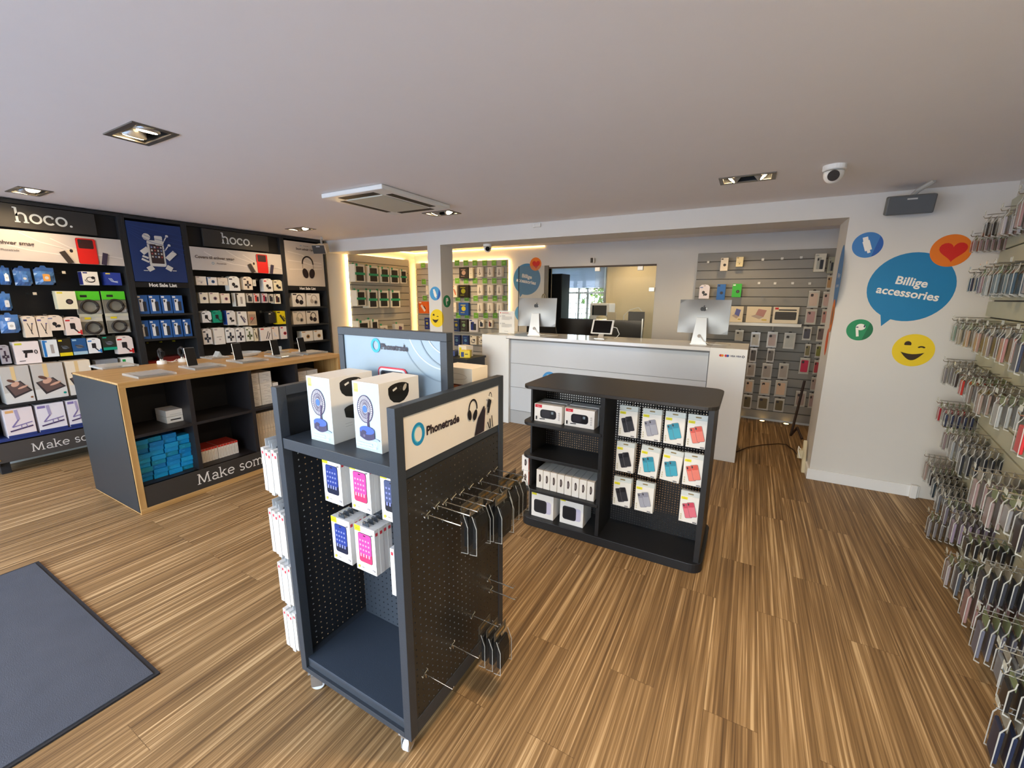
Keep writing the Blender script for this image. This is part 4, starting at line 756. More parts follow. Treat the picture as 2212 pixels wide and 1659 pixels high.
for x0, x1, y0, y1 in ((-.2, .2, -.36, -.29), (-.2, .2, .30, .36), (-.295, -.24, -.26, .26), (.23, .295, -.26, .26)):
    q = B(); q.box(x0, x1, y0, y1, -.037, -.033, M('1e1a18', .6)); s = q.build('air_slot', g)
def dome(x, y, z, r, lab):
    g = E('dome_camera', (x, y, z), 0, lab, 'security camera'); m = M('ecebe6', .3)
    q = B(); q.lathe([(r, 0), (r, -.025), (r * .9, -.03)], m, 24); q.build('base', g, smooth=False)
    q = B(); q.X = Matrix.Translation((0, 0, -.045)); q.lathe([(r * .88 * math.sin(t), -r * .95 * math.cos(t)) for t in [.02 + k * 1.7 / 9 for k in range(10)]], m, 24); q.build('ball', g, smooth=True)
    d = Vector((0 - x, 0 - y, -1.2)).normalized(); q = B(); c = Vector((0, 0, -.05)); q.cyl(tuple(c + d * r * .7), tuple(c + d * r * .95), r * .5, M('16161a', .1)); q.build('lens', g)
dome(.36, 3.45, ZC, .062, 'white dome camera on the ceiling near the grey wall speaker')
dome(-2.97, 4.66, 2.245, .055, 'small white dome camera under the beam right of the pillar')
def speaker(lab, loc, rz, tilt, hw, dark, body):
    g = E('wall_speaker', loc, rz, lab, 'speaker'); X = Matrix.Rotation(tilt, 4, 'X')
    q = B(); q.X = X; q.frus((-hw, hw, -.07, .0), -.065, (-hw, hw, -.07, .0), .065, body); q.prismz([(-hw, 0), (hw, 0), (hw * .7, .08), (-hw * .7, .08)], -.06, .06, body); q.build('cabinet', g, bevel=.01)
    q = B(); q.X = X; q.box(-hw + .006, hw - .006, -.076, -.07, -.059, .059, dark); q.build('grille', g, bevel=.006)
    q = B(); q.X = X; q.box(-.028, .028, -.079, -.076, .036, .046, ALU); q.build('badge', g)
    q = B(); q.tube([(0, .05, .03), (.03, -.04, .085), (.09, -.12, .126)], .016, M('b8b6b0', .5), 8); q.build('bracket', g)
speaker('grey wall speaker tilted down high on the white partition', (.925, 4.29, 2.285), 0, .22, .135, M('565a5e', .6), M('6a6c6c', .5))
speaker('small speaker with dark grille in the corner above the headphone poster', (-5.50, 4.18, 2.265), .35, .3, .1, M('3a3836', .6), M('d8c8ae', .5))
q = B(); q.box(-2.22, -2.13, 4.42, 4.446, 2.36, 2.40, PAPER); q.box(-2.21, -2.14, 4.414, 4.42, 2.365, 2.395, M('d8d6d0')); T(q.build('motion_sensor', bevel=.004), 'tiny white sensor box on the beam at the ceiling', 'sensor')
q = B(); q.box(-2.19, -2.15, 6.36, 6.42, 2.11, 2.19, PAPER); q.box(-2.2, -2.165, 6.34, 6.36, 2.115, 2.185, M('1a1012', .2)); T(q.build('wall_camera', bevel=.004), 'tiny black and white camera over the glass office front', 'security camera')
# cable trunk and cables at the foot of the partition
g = E('cable_conduit', (.60, 4.62, 0), 0, 'cream cable conduit and plug at the foot of the partition', 'cable conduit'); cm = M('cdbf9c', .5)
q = B(); q.prismx([(-.05, 0), (.02, 0), (.12, .26), (.09, .28)], -.03, 0, cm); q.build('trunk', g, bevel=.004); q = B(); q.box(-.07, -.03, .0, .07, .12, .2, cm); q.tube([(-.05, .03, .2), (-.07, .02, .23), (-.075, -.02, .2), (-.05, -.02, .13)], .004, PAPER, 6); q.build('plug', g, bevel=.004)
q = B(); q.tube([(.57, 4.84, .25), (.53, 4.95, .33), (.50, 5.1, .2), (.55, 5.3, .5), (.575, 5.35, .75)], .012, M('2a1a14', .6), 8); T(q.build('power_cable'), 'thick black cable rising behind the edge of the partition', 'cable')
q = B(); q.tube([(.02, 4.83, .012), (.12, 5.05, .012), (.26, 5.22, .012), (.42, 5.36, .012), (.5, 5.38, .012), (.56, 5.2, .012), (.585, 4.98, .012)], .005, M('3a2414', .5), 6); T(q.build('floor_cable'), 'thin brown cable curving over the floor between counter and partition', 'cable')
q = B(); q.box(-3.6, -2.07, -1.0, .572, .0, .012, M('474b55', .95, bump=.6, var=.12)); q.box(-3.62, -2.055, -1.0, .59, 0, .008, M('26262a', .8)); T(q.build('door_mat'), 'dark grey entrance mat on the floor at lower left', 'mat')
# ------------------------------------------------------------------ black wall unit with the accessories
XF = -5.70; XB = -6.0
NV = M('2a3a78', .5)
BAYS = [('left', .82, 2.0), ('poster', 2.0, 2.555), ('middle', 2.555, 3.71), ('headphone', 3.71, 4.38)]
def bay(i, lab):
    nm, y0, y1 = BAYS[i]
    g = E('display_wall_unit', (XF, (y0 + y1) / 2, 0), PI / 2, lab, 'display unit', 'black wall units'); W = (y1 - y0) / 2; t = .03
    # local: x along the wall, -y towards the room
    q = B(); q.box(-W, W, .30, .32, .12, 2.40, BLK); q.build('back_panel', g)
    for s in (-W, W - t): q = B(); q.box(s, s + t, 0, .30, .08, 2.40, BLK2); q.build('stile', g, bevel=.002)
    q = B(); q.box(-W + t, W - t, 0, .30, 2.37, 2.40, BLK2); q.build('top_rail', g)
    if i in (0, 2):
        c = .0 if i == 0 else 0; hw = .39
        q = B(); q.box(-W + t, W - t, .05, .08, 2.16, 2.37, M('121113', .6)); q.build('header_board', g)
        q = B(); q.box(c - hw, c + hw, .0, .03, 2.165, 2.365, CHAR); s = q.build('sign_board', g, bevel=.002)
        q = B(); q.front(-.002, .0002); slab(q, 'hoco.', c - (.145 if i == 0 else .19), 2.215, .082, M('cfd4d2', .4), .19); q.build('lettering', s)
        q = B(); q.box(-W + t, W - t, .0, .02, 1.885, 2.145, M('c9c0b8', .5)); q.front(0, .0006)
        x = W - t
        for k, (a, z) in enumerate(((-.95, 2.1), (-.7, 2.13), (-.51, 2.1))): q.path([(x + a, z), (x + a + .12, z - .07), (x + a + .3, z - .12), (x + a + .5, z - .14)], .008, M('e2dad2', .5))
        q.txt('Covers til enhver smag', x - .62, 2.02, .032, M('4a3c38'), 'r', .02); q.txt('Phonetrade', x - .72, 1.965, .016, M('5a4c48'), 'r', .01); q.ring(x - .87, 1.972, .012, .012, .004, M('3a90b0'))
        q.bar(x - .40, 1.886, x - .45, 1.99, .045, M('3a322c')); q.pg([(x - .42, 2.0), (x - .36, 2.03), (x - .28, 1.886), (x - .36, 1.886)], M('d8c8ae')); q.ell(x - .385, 2.0, .012, .016, DK)
        q.rr(x - .345, 1.886, x - .20, 2.125, .015, M('b02020')); q.rr(x - .34, 1.887, x - .205, 2.12, .012, M('d82018')); q.rr(x - .33, 2.03, x - .22, 2.115, .012, M('3a1a18')); q.ell(x - .315, 2.095, .012, .012, DK)
        q.bar(x - .165, 1.886, x - .14, 2.0, .04, M('3a3044')); q.build('banner', g)
    else:
        q = B(); z0 = 1.735; q.box(-W + t + .005, W - t - .005, .0, .02, z0, 2.345, M('20366a' if i == 1 else 'cdbfae', .5)); q.front(0, .0006)
        if i == 1:
            w = M('d8d4cc', .4)
            q.rr(-.09, 1.90, .06, 2.17, .02, w); q.rr(-.07, 1.93, .045, 2.13, .006, M('3a2a2c'))
            for a in range(4):
                for c in range(4): q.rect(-.062 + .027 * a, 1.99 + .033 * c, -.047 + .027 * a, 2.008 + .033 * c, M(('c8c0b8', 'a05048', 'd8d0c8', '7888a8')[(a * 3 + c) % 4]))
            q.ell(-.09, 2.2, .035, .035, w); q.rr(-.02, 2.12, .05, 2.22, .01, w); q.bar(.04, 2.13, .09, 2.22, .01, w); q.ell(.095, 2.225, .014, .014, w); q.bar(.06, 2.07, .1, 2.13, .01, w); q.ell(.105, 2.13, .014, .014, w)
            q.bar(.07, 1.98, .15, 2.06, .05, w); q.bar(-.15, 2.03, -.09, 2.08, .05, w); q.bar(-.16, 1.97, -.1, 1.94, .02, w); q.bar(-.15, 2.0, -.1, 1.98, .02, w); q.bar(-.12, 1.86, -.07, 1.89, .05, w); q.bar(.05, 1.9, .1, 1.87, .05, w); q.bar(.1, 1.86, .14, 1.86, .008, w); q.bar(-.16, 1.85, -.12, 1.85, .008, w)
            for k in range(5): q.path([(-.24, 2.31 - .02 * k), (-.05, 2.28 - .045 * k), (.24, 2.24 - .05 * k)], .004, M('2a4480'))
        else:
            h = M('241618', .5)
            for k in range(3): q.path([(-.26, 2.2 - .12 * k), (-.05, 2.17 - .1 * k), (.12, 2.08 - .05 * k), (.26, 2.07 - .04 * k)], .012, M('ded2c4'))
            q.ring(.03, 2.05, .085, .1, .02, h, -5, 185, 20); q.bar(-.055, 2.05, -.056, 1.98, .008, M('8a7a6a')); q.bar(.115, 2.05, .116, 1.98, .008, M('8a7a6a')); q.ell(-.02, 1.915, .045, .07, h, rot=.25); q.ell(.085, 1.915, .045, .07, h, rot=-.25)
            q.txt('Stort udvalg i lyd', 0, 2.235, .028, M('2e2624'), off=.02); q.txt('Phonetrade', .02, 2.29, .012, M('4a3c38')); q.ring(-.06, 2.295, .011, .009, .003, M('3a90b0'))
        q.build('poster', g)
        q = B(); q.box(-W + t, W - t, .0, .025, 1.675, 1.73, M('161517', .6)); s = q.build('sign_rail', g); q = B(); q.front(-.001); q.txt('Hot Sale List', 0, 1.684, .034, M('e6e2dc'), off=.045); q.build('lettering', s)
    sh = {0: (.63, .325), 1: (1.39, 1.12, .84), 2: (.60,), 3: (1.44, 1.185, .93, .62)}[i]
    for z in sh: q = B(); q.box(-W + t, W - t, -.03 if z < .7 else .0, .30, z - .022, z, NV if (i == 0 and z < .4) else BLK2); q.build('shelf', g, bevel=.002)
    q = B(); q.box(-W, W, -.03, -.005, .115, .29, M('4a4542', .5)); p = q.build('plinth', g, bevel=.002)
    if i in (0, 2):
        u_ = -W + .225 if i == 0 else -W + .3
        for wd in ('Make', 'something'): q = B(); q.front(-.031, .0002); u_ = slab(q, wd, u_, .165, .055, M('e6e0da', .4), .14) + .03; q.build('lettering', p)
    for s in (-W + .025, W - .025):
        for z in (.145, .235): q = B(); q.X = Matrix.Translation((s, -.03, z)) @ Matrix.Rotation(PI / 2, 4, 'X'); q.lathe([(.009, 0), (.008, .004), (.003, .006)], M('c8b890', .3, .9), 12); q.build('bolt', p)
    for s in (-W + .03, W - .09): q = B(); q.box(s, s + .06, .03, .09, 0, .115, BLK2); q.build('foot', g)
    if i == 1:
        for s in (-.13, 0, .13): q = B(); q.box(s - .01, s + .01, .27, .30, 1.05, 1.065, M('b8b020', .5)); q.build('price_clip', g)
    return g
BL = ['tall black wall unit at far left with covers banner and hoco lettering', 'narrow black wall unit with dark blue gadget poster', 'black wall unit in the middle under the second hoco lettering', 'narrow black wall unit with headphone poster at its right end']
BO = [bay(i, l) for i, l in enumerate(BL)]
random.seed(11)
for (y, z, w, h, kind, body, acc, nm, lab) in HOCO:
    i = [k for k, q in enumerate(BAYS) if q[1] <= y < q[2]][0]
    g = BO[i]; c = (BAYS[i][1] + BAYS[i][2]) / 2
    d = .16 if kind in ('tablet', 'stand') else .045 if kind in ('bag', 'clearcoil') else .03 if w < .06 else .11 if i in (1, 3) else .075 + .03 * random.random()
    on_shelf = kind in ('tablet', 'stand') or i in (1, 3) or (z < .88 and h < .16)
    xf = -5.74
    if kind == 'tablet': z, h = .632, .33
    if kind == 'stand': z, h, = .327, .26
    if kind == 'tablet' or kind == 'stand': xf = -5.68
    if i == 1: z, h = (1.392, .20) if z > 1.3 else (1.122, .2)
    if i == 3: z, h = (1.442, .19) if z > 1.4 else (1.187, .19) if z > 1.15 else (.932, .15)
    if i == 2 and z < .95: z = .62
    if i == 0 and .75 < z < .9 and h < .14: z = .65; h = .29
    grp = 'boxes on the black wall units'
    lab = lab + {0: '', 1: '', 2: ' in the middle wall unit' if 'poster' not in lab and 'oak' not in lab else '', 3: ''}[i]
    if len(lab.split()) > 16: lab = ' '.join(lab.split()[:-6]) + ' in middle unit'
    o = pack(nm, w * .97, h, d, kind, body, acc, (xf - d, y, z), PI / 2, lab, grp, side=acc if body in ('efeae0', 'f0f0f0', 'e8e4e0', 'efeae4') else None)
    if not on_shelf:
        q = B(); ly = -(xf - d - XF); lx = y - c; zz = z + h * .9
        q.tube([(lx, .30, zz), (lx, ly + .001, zz)], .0035, STEEL, 6); q.box(lx - .012, lx + .012, .292, .30, zz - .015, zz + .015, STEEL); q.build('display_hook', g)
for y, z in ((1.52, 1.80), (1.30, 1.60), (1.47, 1.60)):
    q = B(); lx = y - 1.41; q.tube([(lx, .30, z), (lx, .06, z), (lx, .055, z + .012)], .0035, STEEL, 6); q.box(lx - .012, lx + .012, .05, .056, z - .012, z + .012, M('d8c8b0', .4)); q.build('display_hook', BO[0])
q = B(); q.box(-5.95, -5.78, 2.06, 2.5, .842, .86, M('a02018', .5)); q.box(-5.95, -5.78, 2.2, 2.42, .86, .9, M('6a1c18', .5)); T(q.build('red_carton', bevel=.004), 'low red carton on the shelf behind the watch stands', 'carton')
# ------------------------------------------------------------------ oak framed counter island
OX0, OX1, OY0, OY1, OZ = -4.61, -3.77, 1.15, 2.99, .995
OAKX, OAKY, OAKZ = oak_mat(0), oak_mat(1), oak_mat(2)
isl = E('counter_island', ((OX0 + OX1) / 2, (OY0 + OY1) / 2, 0), PI / 2, 'long oak framed dark counter with cubby holes in front of black wall', 'counter')
L = (OY1 - OY0) / 2; D = (OX1 - OX0) / 2; t = .04   # local x = world +Y, local -y = world +X
q = B(); q.box(-L, L, -D, D, OZ - t, OZ, OAKX); q.build('top', isl, bevel=.002)
q = B(); q.box(-L, L, -D, D, 0, t, OAKX); q.build('bottom', isl, bevel=.002)
for s in (-L, L - t): q = B(); q.box(s, s + t, -D, D, t, OZ - t, OAKZ); p = q.build('end_panel', isl, bevel=.002)
q = B(); q.box(-L - .004, -L, -D + .012, D - .012, .014, OZ - .014, ANTH); q.build('end_inlay', isl)
dk = M('232022', .5); cells = [-L + t, -L + .425, -L + .89, -L + 1.33, L - t]
q = B(); q.box(-L + t, L - t, -.02, 0, t, OZ - t, M('17161a', .6)); q.build('back_panel', isl)
q = B(); q.box(-L + t, L - t, -D + .005, -D + .028, t, .205, M('37332f', .5)); p = q.build('plinth', isl); u_ = -.54
for wd in ('Make', 'something'): q = B(); q.front(-D + .004, .0002); u_ = slab(q, wd, u_, .085, .062, M('ece6de', .4), .14) + .034; q.build('lettering', p)
for x in cells[1:-1]: q = B(); q.box(x - .015, x + .015, -D + .01, -.02, .205, OZ - t, dk); q.build('divider', isl)
for k in range(4):
    a, c = cells[k] + (.015 if k else 0), cells[k + 1] - (.015 if k < 3 else 0)
    for z in (.205, .60): q = B(); q.box(a, c, -D + .01, -.02, z - .022, z, dk); q.build('shelf', isl)
IX = lambda ly: (OX0 + OX1) / 2 - ly   # world x of a local y
# cubby contents, fronts towards +X
def ibox(name, y, z, w, h, d, m, lab, grp, xf=-3.86, prints=None):
    q = B(); q.box(-w / 2, w / 2, -d, 0, 0, h, m); q.front(-d)
    if prints: prints(q, w, h)
    o = q.build(name, loc=(xf - d, y, z), rz=PI / 2, bevel=.0015); T(o, lab, 'box', grp); return o
CY = lambda k: OY0 + (cells[k] + L)
bl = [M(h, .4, var=.08) for h in ('0f86c4', '1490cc', '0c78b8', '1a98cc', '1286a8')]
cols = [9, 9, 9, 8]
for c in range(4):
    for r in range(cols[c]):
        ibox('blue_phone_box', 1.245 + .093 * c + .002 * ((r * 7 + c) % 3), .206 + .0365 * r, .088, .0355, .17, bl[(c * 3 + r * 2) % 5], 'flat blue phone box, %s from the bottom of the %s stack in island' % (ORD[r], ('left', 'second', 'third', 'right')[c]), 'blue boxes in the lower left cubby', xf=-3.88 + .008 * ((r + c) % 3), prints=lambda q, w, h: q.bar(-w * .3, h * .5, -w * .1, h * .5, h * .12, M('2ea0d8')))
wp = lambda q, w, h: (q.bar(-w * .2, h * .55, w * .3, h * .55, h * .08, M('b8b0aa')), q.bar(w * .05, h * .3, w * .3, h * .3, h * .06, M('9a9088')))
for r, (dz, lab) in enumerate(((0, 'lower white box with black slot in the upper left cubby'), (.052, 'upper white box with lid in the upper left cubby'))):
    ibox('receipt_box', 1.51, .601 + dz, .12, .05, .18, M('e2dcd2', .5), lab, 'white boxes in the upper left cubby', xf=-3.92, prints=lambda q, w, h: q.bar(-w * .3, h * .5, w * .3, h * .5, h * .2, DK) if r == 0 else q.bar(-w * .3, h * .3, w * .35, h * .3, h * .06, M('b0a8a0')))
for k in range(13):
    def pr(q, w, h): q.rect(-w * .5, h * .86, w * .5, h, M('c83020')); q.bar(0, h * .1, 0, h * .7, w * .2, M('c8b8a8'))
    o = ibox('slim_white_box', 1.635 + .0235 * k + (.004 if k > 5 else 0), .206, .0215, .118, .19, M('ece2d4', .5), 'upright slim white box with red top, %s from the left in lower cubby' % ORD[k], 'slim red topped boxes', xf=-3.9, prints=pr)
    q = B(); q.box(-.0105, .0105, -.188, -.002, .118, .1195, M('c03a2c', .5)); q.build('lid_print', o)
for c in range(2):
    for r in range(6):
        ibox('white_cable_box', 2.105 + .115 * c, .601 + .051 * r, .11, .05, .18, M('e4ded4', .5), 'stacked white box, %s from the bottom, %s stack, upper middle cubby' % (ORD[r], ('left', 'right')[c]), 'white boxes in the upper middle cubby', prints=wp)
ibox('tall_white_box', 2.31, .601, .05, .19, .16, M('dcd6ce', .5), 'upright white box with black mark beside the stacked boxes', 'white boxes in the upper middle cubby', prints=lambda q, w, h: q.bar(-.006, h * .6, .008, h * .72, .018, DK))
for r in range(2):
    for k in range(10): ibox('slim_cream_box', 2.07 + .027 * k, .206 + .165 * r, .025, .163, .18, M('d8c4a8', .5), 'upright slim cream box, %s from the left, %s row of lower middle cubby' % (ORD[k], ('bottom', 'top')[r]), 'slim cream boxes', prints=lambda q, w, h: q.bar(0, h * .2, 0, h * .8, w * .15, M('b09a80')))
for c in range(2):
    for r in range(5): ibox('white_cable_box', 2.58 + .125 * c, .601 + .051 * r, .12, .05, .18, M('d8d2c8', .5), 'stacked white box, %s from the bottom, %s stack, right cubby' % (ORD[r], ('left', 'right')[c]), 'white boxes in the upper right cubby', prints=wp)
# on the island: acrylic plates, phones, watches
ACR = clear('f4f8f8', .22, .05, 'acrylic')
def plate(x, y, ph, lab, rz=PI / 2 + .0):
    g = E('phone_display_plate', (x, y, OZ), rz, lab, 'display plate', 'acrylic phone plates on the oak counter')
    q = B(); q.box(-.12, .12, -.14, .14, 0, .018, ACR); q.build('acrylic_plate', g, bevel=.003); q = B(); q.top(.0182); q.rr(-.095, -.11, .11, .1, .01, M('c4c0ba', .25)); q.build('price_card', g)
    if ph:
        s = E('display_phone', (x - .02, y - .06, OZ + .0185), rz, 'black smartphone standing on ' + ph, 'smartphone', 'upright phones on the oak counter')
        q = B(); q.X = Matrix.Rotation(-.2, 4, 'X'); q.box(-.038, .038, 0, .009, 0, .155, M('b8b6b2', .25, .6)); q.build('body', s, bevel=.003)
        q = B(); q.X = Matrix.Rotation(-.2, 4, 'X'); q.front(-.0004); q.rr(-.036, .003, .036, .152, .006, M('0c0c0e', .35)); q.build('screen', s)
        q = B(); q.prismx([(.012, 0), (.07, 0), (.022, .09)], -.012, .012, ACR); q.build('prop', s)
plate(-3.97, 1.41, '', 'empty acrylic plate nearest the left end of the oak counter')
plate(-4.68, 1.43, '', 'empty acrylic plate at the rear left corner of oak counter')
plate(-4.03, 1.80, 'the plate nearest the watch stands', 'acrylic plate with leaning black phone beside the watch stands')
plate(-4.06, 2.19, 'the second plate along the counter', 'acrylic plate with leaning black phone, second along the counter edge')
plate(-4.08, 2.56, 'the third plate along the counter', 'acrylic plate with leaning black phone, third along the counter edge')
plate(-4.08, 2.85, 'the plate at the far end', 'acrylic plate with leaning black phone at far end of counter')
for k, (y, lab) in enumerate(((1.705, 'black smartwatch on white stand nearer the left end of counter'), (1.865, 'black smartwatch on white stand beside the leaning phone'))):
    g = E('watch_stand', (-4.52, y, OZ), PI / 2 + .3 * k, lab, 'watch stand', 'smartwatches on the oak counter')
    q = B(); q.lathe([(.035, 0), (.036, .012), (.035, .026), (.03, .03)], M('f2f0ec', .3), 24); q.build('stand', g, smooth=False)
    q = B(); q.tube([(.0, -.0, .05 + 0), (0, -.03, .075), (0, -.026, .115), (0, 0, .132), (0, .026, .115), (0, .03, .075), (0, .0, .045)], .012, M('18171a', .5), 8); w = q.build('strap', g, smooth=True)
    q = B(); q.box(-.018, .018, -.045, -.034, .072, .114, M('18181c', .12)); q.build('watch_face', g, bevel=.003); q = B(); q.box(-.01, .01, -.006, .006, .028, .05, M('e8e6e0', .3)); q.build('neck', g)
    q = B(); q.tube([(.03, 0, .02), (.07, -.03, .012), (.11, -.01, .03), (.13, .02, .008), (.09, .05, .006)], .0035, M('f0e6dc', .4), 6); q.build('charging_cable', g, smooth=True)
for k, (x, y, lab) in enumerate(((-4.55, 2.15, 'clear acrylic tray behind the second phone plate'), (-4.45, 2.4, 'oval clear dish in the middle of oak counter'), (-4.45, 2.72, 'white card and clear stand near the far end'))):
    q = B()
    if k == 1: q.lathe([(.10, 0), (.13, .03), (.134, .034), (.125, .034), (.095, .008)], ACR, 28)
    else: q.box(-.11, .11, -.08, .08, 0, .012, ACR); q.prismx([(.0, .012), (.05, .012), (.03, .06)], -.04, .04, ACR)
    T(q.build('acrylic_stand', loc=(x, y, OZ), rz=.4 * k), lab, 'acrylic stand', 'clear stands on the oak counter')
# ------------------------------------------------------------------ rolling gondola in the foreground
GX0, GX1, GY0, GY1, GZ0, GZ1 = -1.462, -.866, .856, 1.476, .09, 1.282
gx, gy = (GX0 + GX1) / 2, (GY0 + GY1) / 2; w = (GX1 - GX0) / 2; dpt = (GY1 - GY0) / 2
G = E('display_gondola', (gx, gy, 0), 0, 'anthracite perforated metal display gondola on casters in the foreground', 'display stand')
AN = M('343a42', .42, bump=.2); AND = M('23262b', .5, bump=.2); PW = M('e9e2d8', .5)
for s, nm in ((-1, 'left'), (1, 'right')):
    x0, x1 = (-w, -w + .032) if s < 0 else (w - .032, w)
    q = B(); q.box(x0, x1, -dpt, -dpt + .035, GZ0, GZ1, AN); q.box(x0, x1, dpt - .035, dpt, GZ0, GZ1, AN); q.box(x0, x1, -dpt + .035, dpt - .035, GZ1 - .035, GZ1, AN); q.box(x0, x1, -dpt + .035, dpt - .035, GZ0, GZ0 + .06, AN); q.box(x0 + .006, x1 - .006, -dpt + .03, dpt - .03, 1.045, 1.08, AN)
    p = q.build('side_frame', G, bevel=.0015)
    q = B(); q.right(w - .003) if s > 0 else q.left(-w + .003); q.perf(-dpt + .034, dpt - .034, GZ0 + .058, 1.048, .0262, .0262, .0034, .003, AND if s < 0 else M('2c2a27', .4)); q.build('perforated_side', p)
    q = B(); xs = (w - .012, w - .004) if s > 0 else (-w + .004, -w + .012); q.box(xs[0], xs[1], -dpt + .034, dpt - .034, 1.078, GZ1 - .034, PW if s > 0 else AND)
    if s > 0:
        P0 = q.right(w - .004, .0006).P; q.P = lambda u, v, n: P0(u - dpt, v, n); v0 = 1.085; u0 = 0.0
        q.ring(.1, v0 + .092, .024, .031, .013, M('1f8fc4', .4), 0, 360, 32); q.ring(.1, v0 + .092, .020, .026, .004, M('5ac8dc', .4), 60, 260, 20)
        q.txt('Phonetrade', .138, v0 + .078, .028, M('2a1c22', .5), 'l', .034, .93)
        h = INK; q.ring(u0 + .40, v0 + .105, .026, .034, .007, h, -10, 190, 18); q.ell(u0 + .377, v0 + .085, .012, .021, h, rot=.25); q.ell(u0 + .412, v0 + .078, .013, .021, h, rot=-.35)
        q.pg([(u0 + .405, v0 - .004), (u0 + .468, v0 - .002), (u0 + .478, v0 + .07), (u0 + .476, v0 + .098), (u0 + .468, v0 + .1), (u0 + .43, v0 + .062)], M('241a20', .3)); q.bar(u0 + .468, v0 - .002, u0 + .48, v0 + .09, .005, M('5a3a40', .3))
        q.bar(u0 + .5, v0 + .065, u0 + .518, v0 + .115, .014, h); q.bar(u0 + .497, v0 + .09, u0 + .507, v0 + .12, .012, h); q.ring(u0 + .514, v0 + .125, .01, .02, .004, h, 0, 180, 10)
        q.bar(u0 + .512, v0, u0 + .508, v0 + .04, .006, h); q.bar(u0 + .53, v0, u0 + .522, v0 + .05, .006, h); q.bar(u0 + .505, v0, u0 + .49, v0 + .03, .006, h); q.bar(u0 + .49, v0 + .135, u0 + .535, v0 + .115, .006, M('f6f2ea'))
    q.build('sign_panel' if s > 0 else 'upper_panel', p)
    q = B(); q.box(-w + .032, -w + .034, -dpt + .04, dpt - .04, 1.08, GZ1 - .05, AND) if s < 0 else None
q = B(); q.box(-w + .032, w - .032, -dpt + .004, dpt - .004, 1.055, 1.095, AN); q.build('top_shelf', G, bevel=.0015)
q = B(); q.box(-w + .032, w - .032, -dpt, dpt, GZ0, GZ0 + .022, AN); q.box(-w + .032, w - .032, -dpt + .012, dpt - .012, .138, .15, M('39424e', .45, bump=.2)); q.box(-w + .032, w - .032, -dpt + .012, -dpt + .02, GZ0 + .02, .14, AN); q.build('base_tray', G, bevel=.001)
q = B(); q.front(.003); q.perf(-w + .034, w - .034, .152, 1.054, .0262, .0262, .0034, .003, M('3b424b', .42, bump=.2)); q.build('perforated_divider', G)
# tall sign over the divider
q = B(); f = .03
L0, R0 = -w + .008, w - .034
q.box(L0, R0, -.018, .018, GZ1 + .195 - f, GZ1 + .195, AN); q.box(-w + .034, R0, -.018, .018, 1.096, 1.12, AN); q.box(R0 - f, R0, -.018, .018, 1.12, GZ1 + .195 - f, AN); q.box(L0, L0 + f, -.018, .018, GZ1 + .002, GZ1 + .195 - f, AN); q.box(-w + .034, L0 + f, -.018, .018, 1.12, GZ1 + .002, AN)
p = q.build('tall_sign_frame', G, bevel=.0015)
q = B(); q.box(-w + .034, R0 - f, -.012, .012, 1.12, GZ1 + .195 - f, M('9aabb8', .4)); q.front(-.012, .0006); gr = M('8798a5', .4); wh = M('c4d0d8', .4)
for k, m in enumerate((wh, gr, wh, gr)):
    q.ring(.245 + .035 * (k // 2), 1.52 - .01 * k, .17 - .055 * (k // 2) + .03 * (k % 2), .172 - .07 * (k // 2) + .035 * (k % 2), .005, m, 203 - 4 * (k // 2), 268 - 9 * (k // 2), 22)
q.ring(-.082, 1.414, .0195, .0225, .010, M('25a9d4', .4), 0, 360, 28); q.txt('Phonetrade', -.053, 1.402, .0215, M('3a3440', .5), 'l', .034, .93)
q.rr(-.075, 1.13, .074, 1.335, .02, M('d83a4c', .4)); q.rr(-.069, 1.13, .068, 1.329, .016, M('dfe3e6', .4)); q.rr(-.06, 1.20, .06, 1.321, .012, M('3a3e46', .35)); q.ell(-.044, 1.305, .011, .012, INK); q.rr(.16, 1.12, .21, 1.16, .01, INK)
q.build('tall_sign', p)
for sx in (-1, 1):
    for sy in (-1, 1):
        q = B(); q.X = Matrix.Translation((sx * (w - .045), sy * (dpt - .022), 0)) @ Matrix.Rotation(.5 * sx + .3 * sy, 4, 'Z')
        q.box(-.02, .02, -.02, .02, .084, .092, ALU); q.cyl((0, 0, .07), (0, 0, .086), .012, ALU); q.box(-.017, -.014, -.012, .028, .02, .074, ALU); q.box(.014, .017, -.012, .028, .02, .074, ALU); q.box(-.017, .017, -.012, .012, .068, .074, ALU)
        c = q.build('caster', G, bevel=.001); q2 = B(); q2.X = q.X; q2.cyl((-.012, .012, .026), (.012, .012, .026), .026, M('dfe3e8', .35), 24); q2.build('wheel', c, bevel=.002)
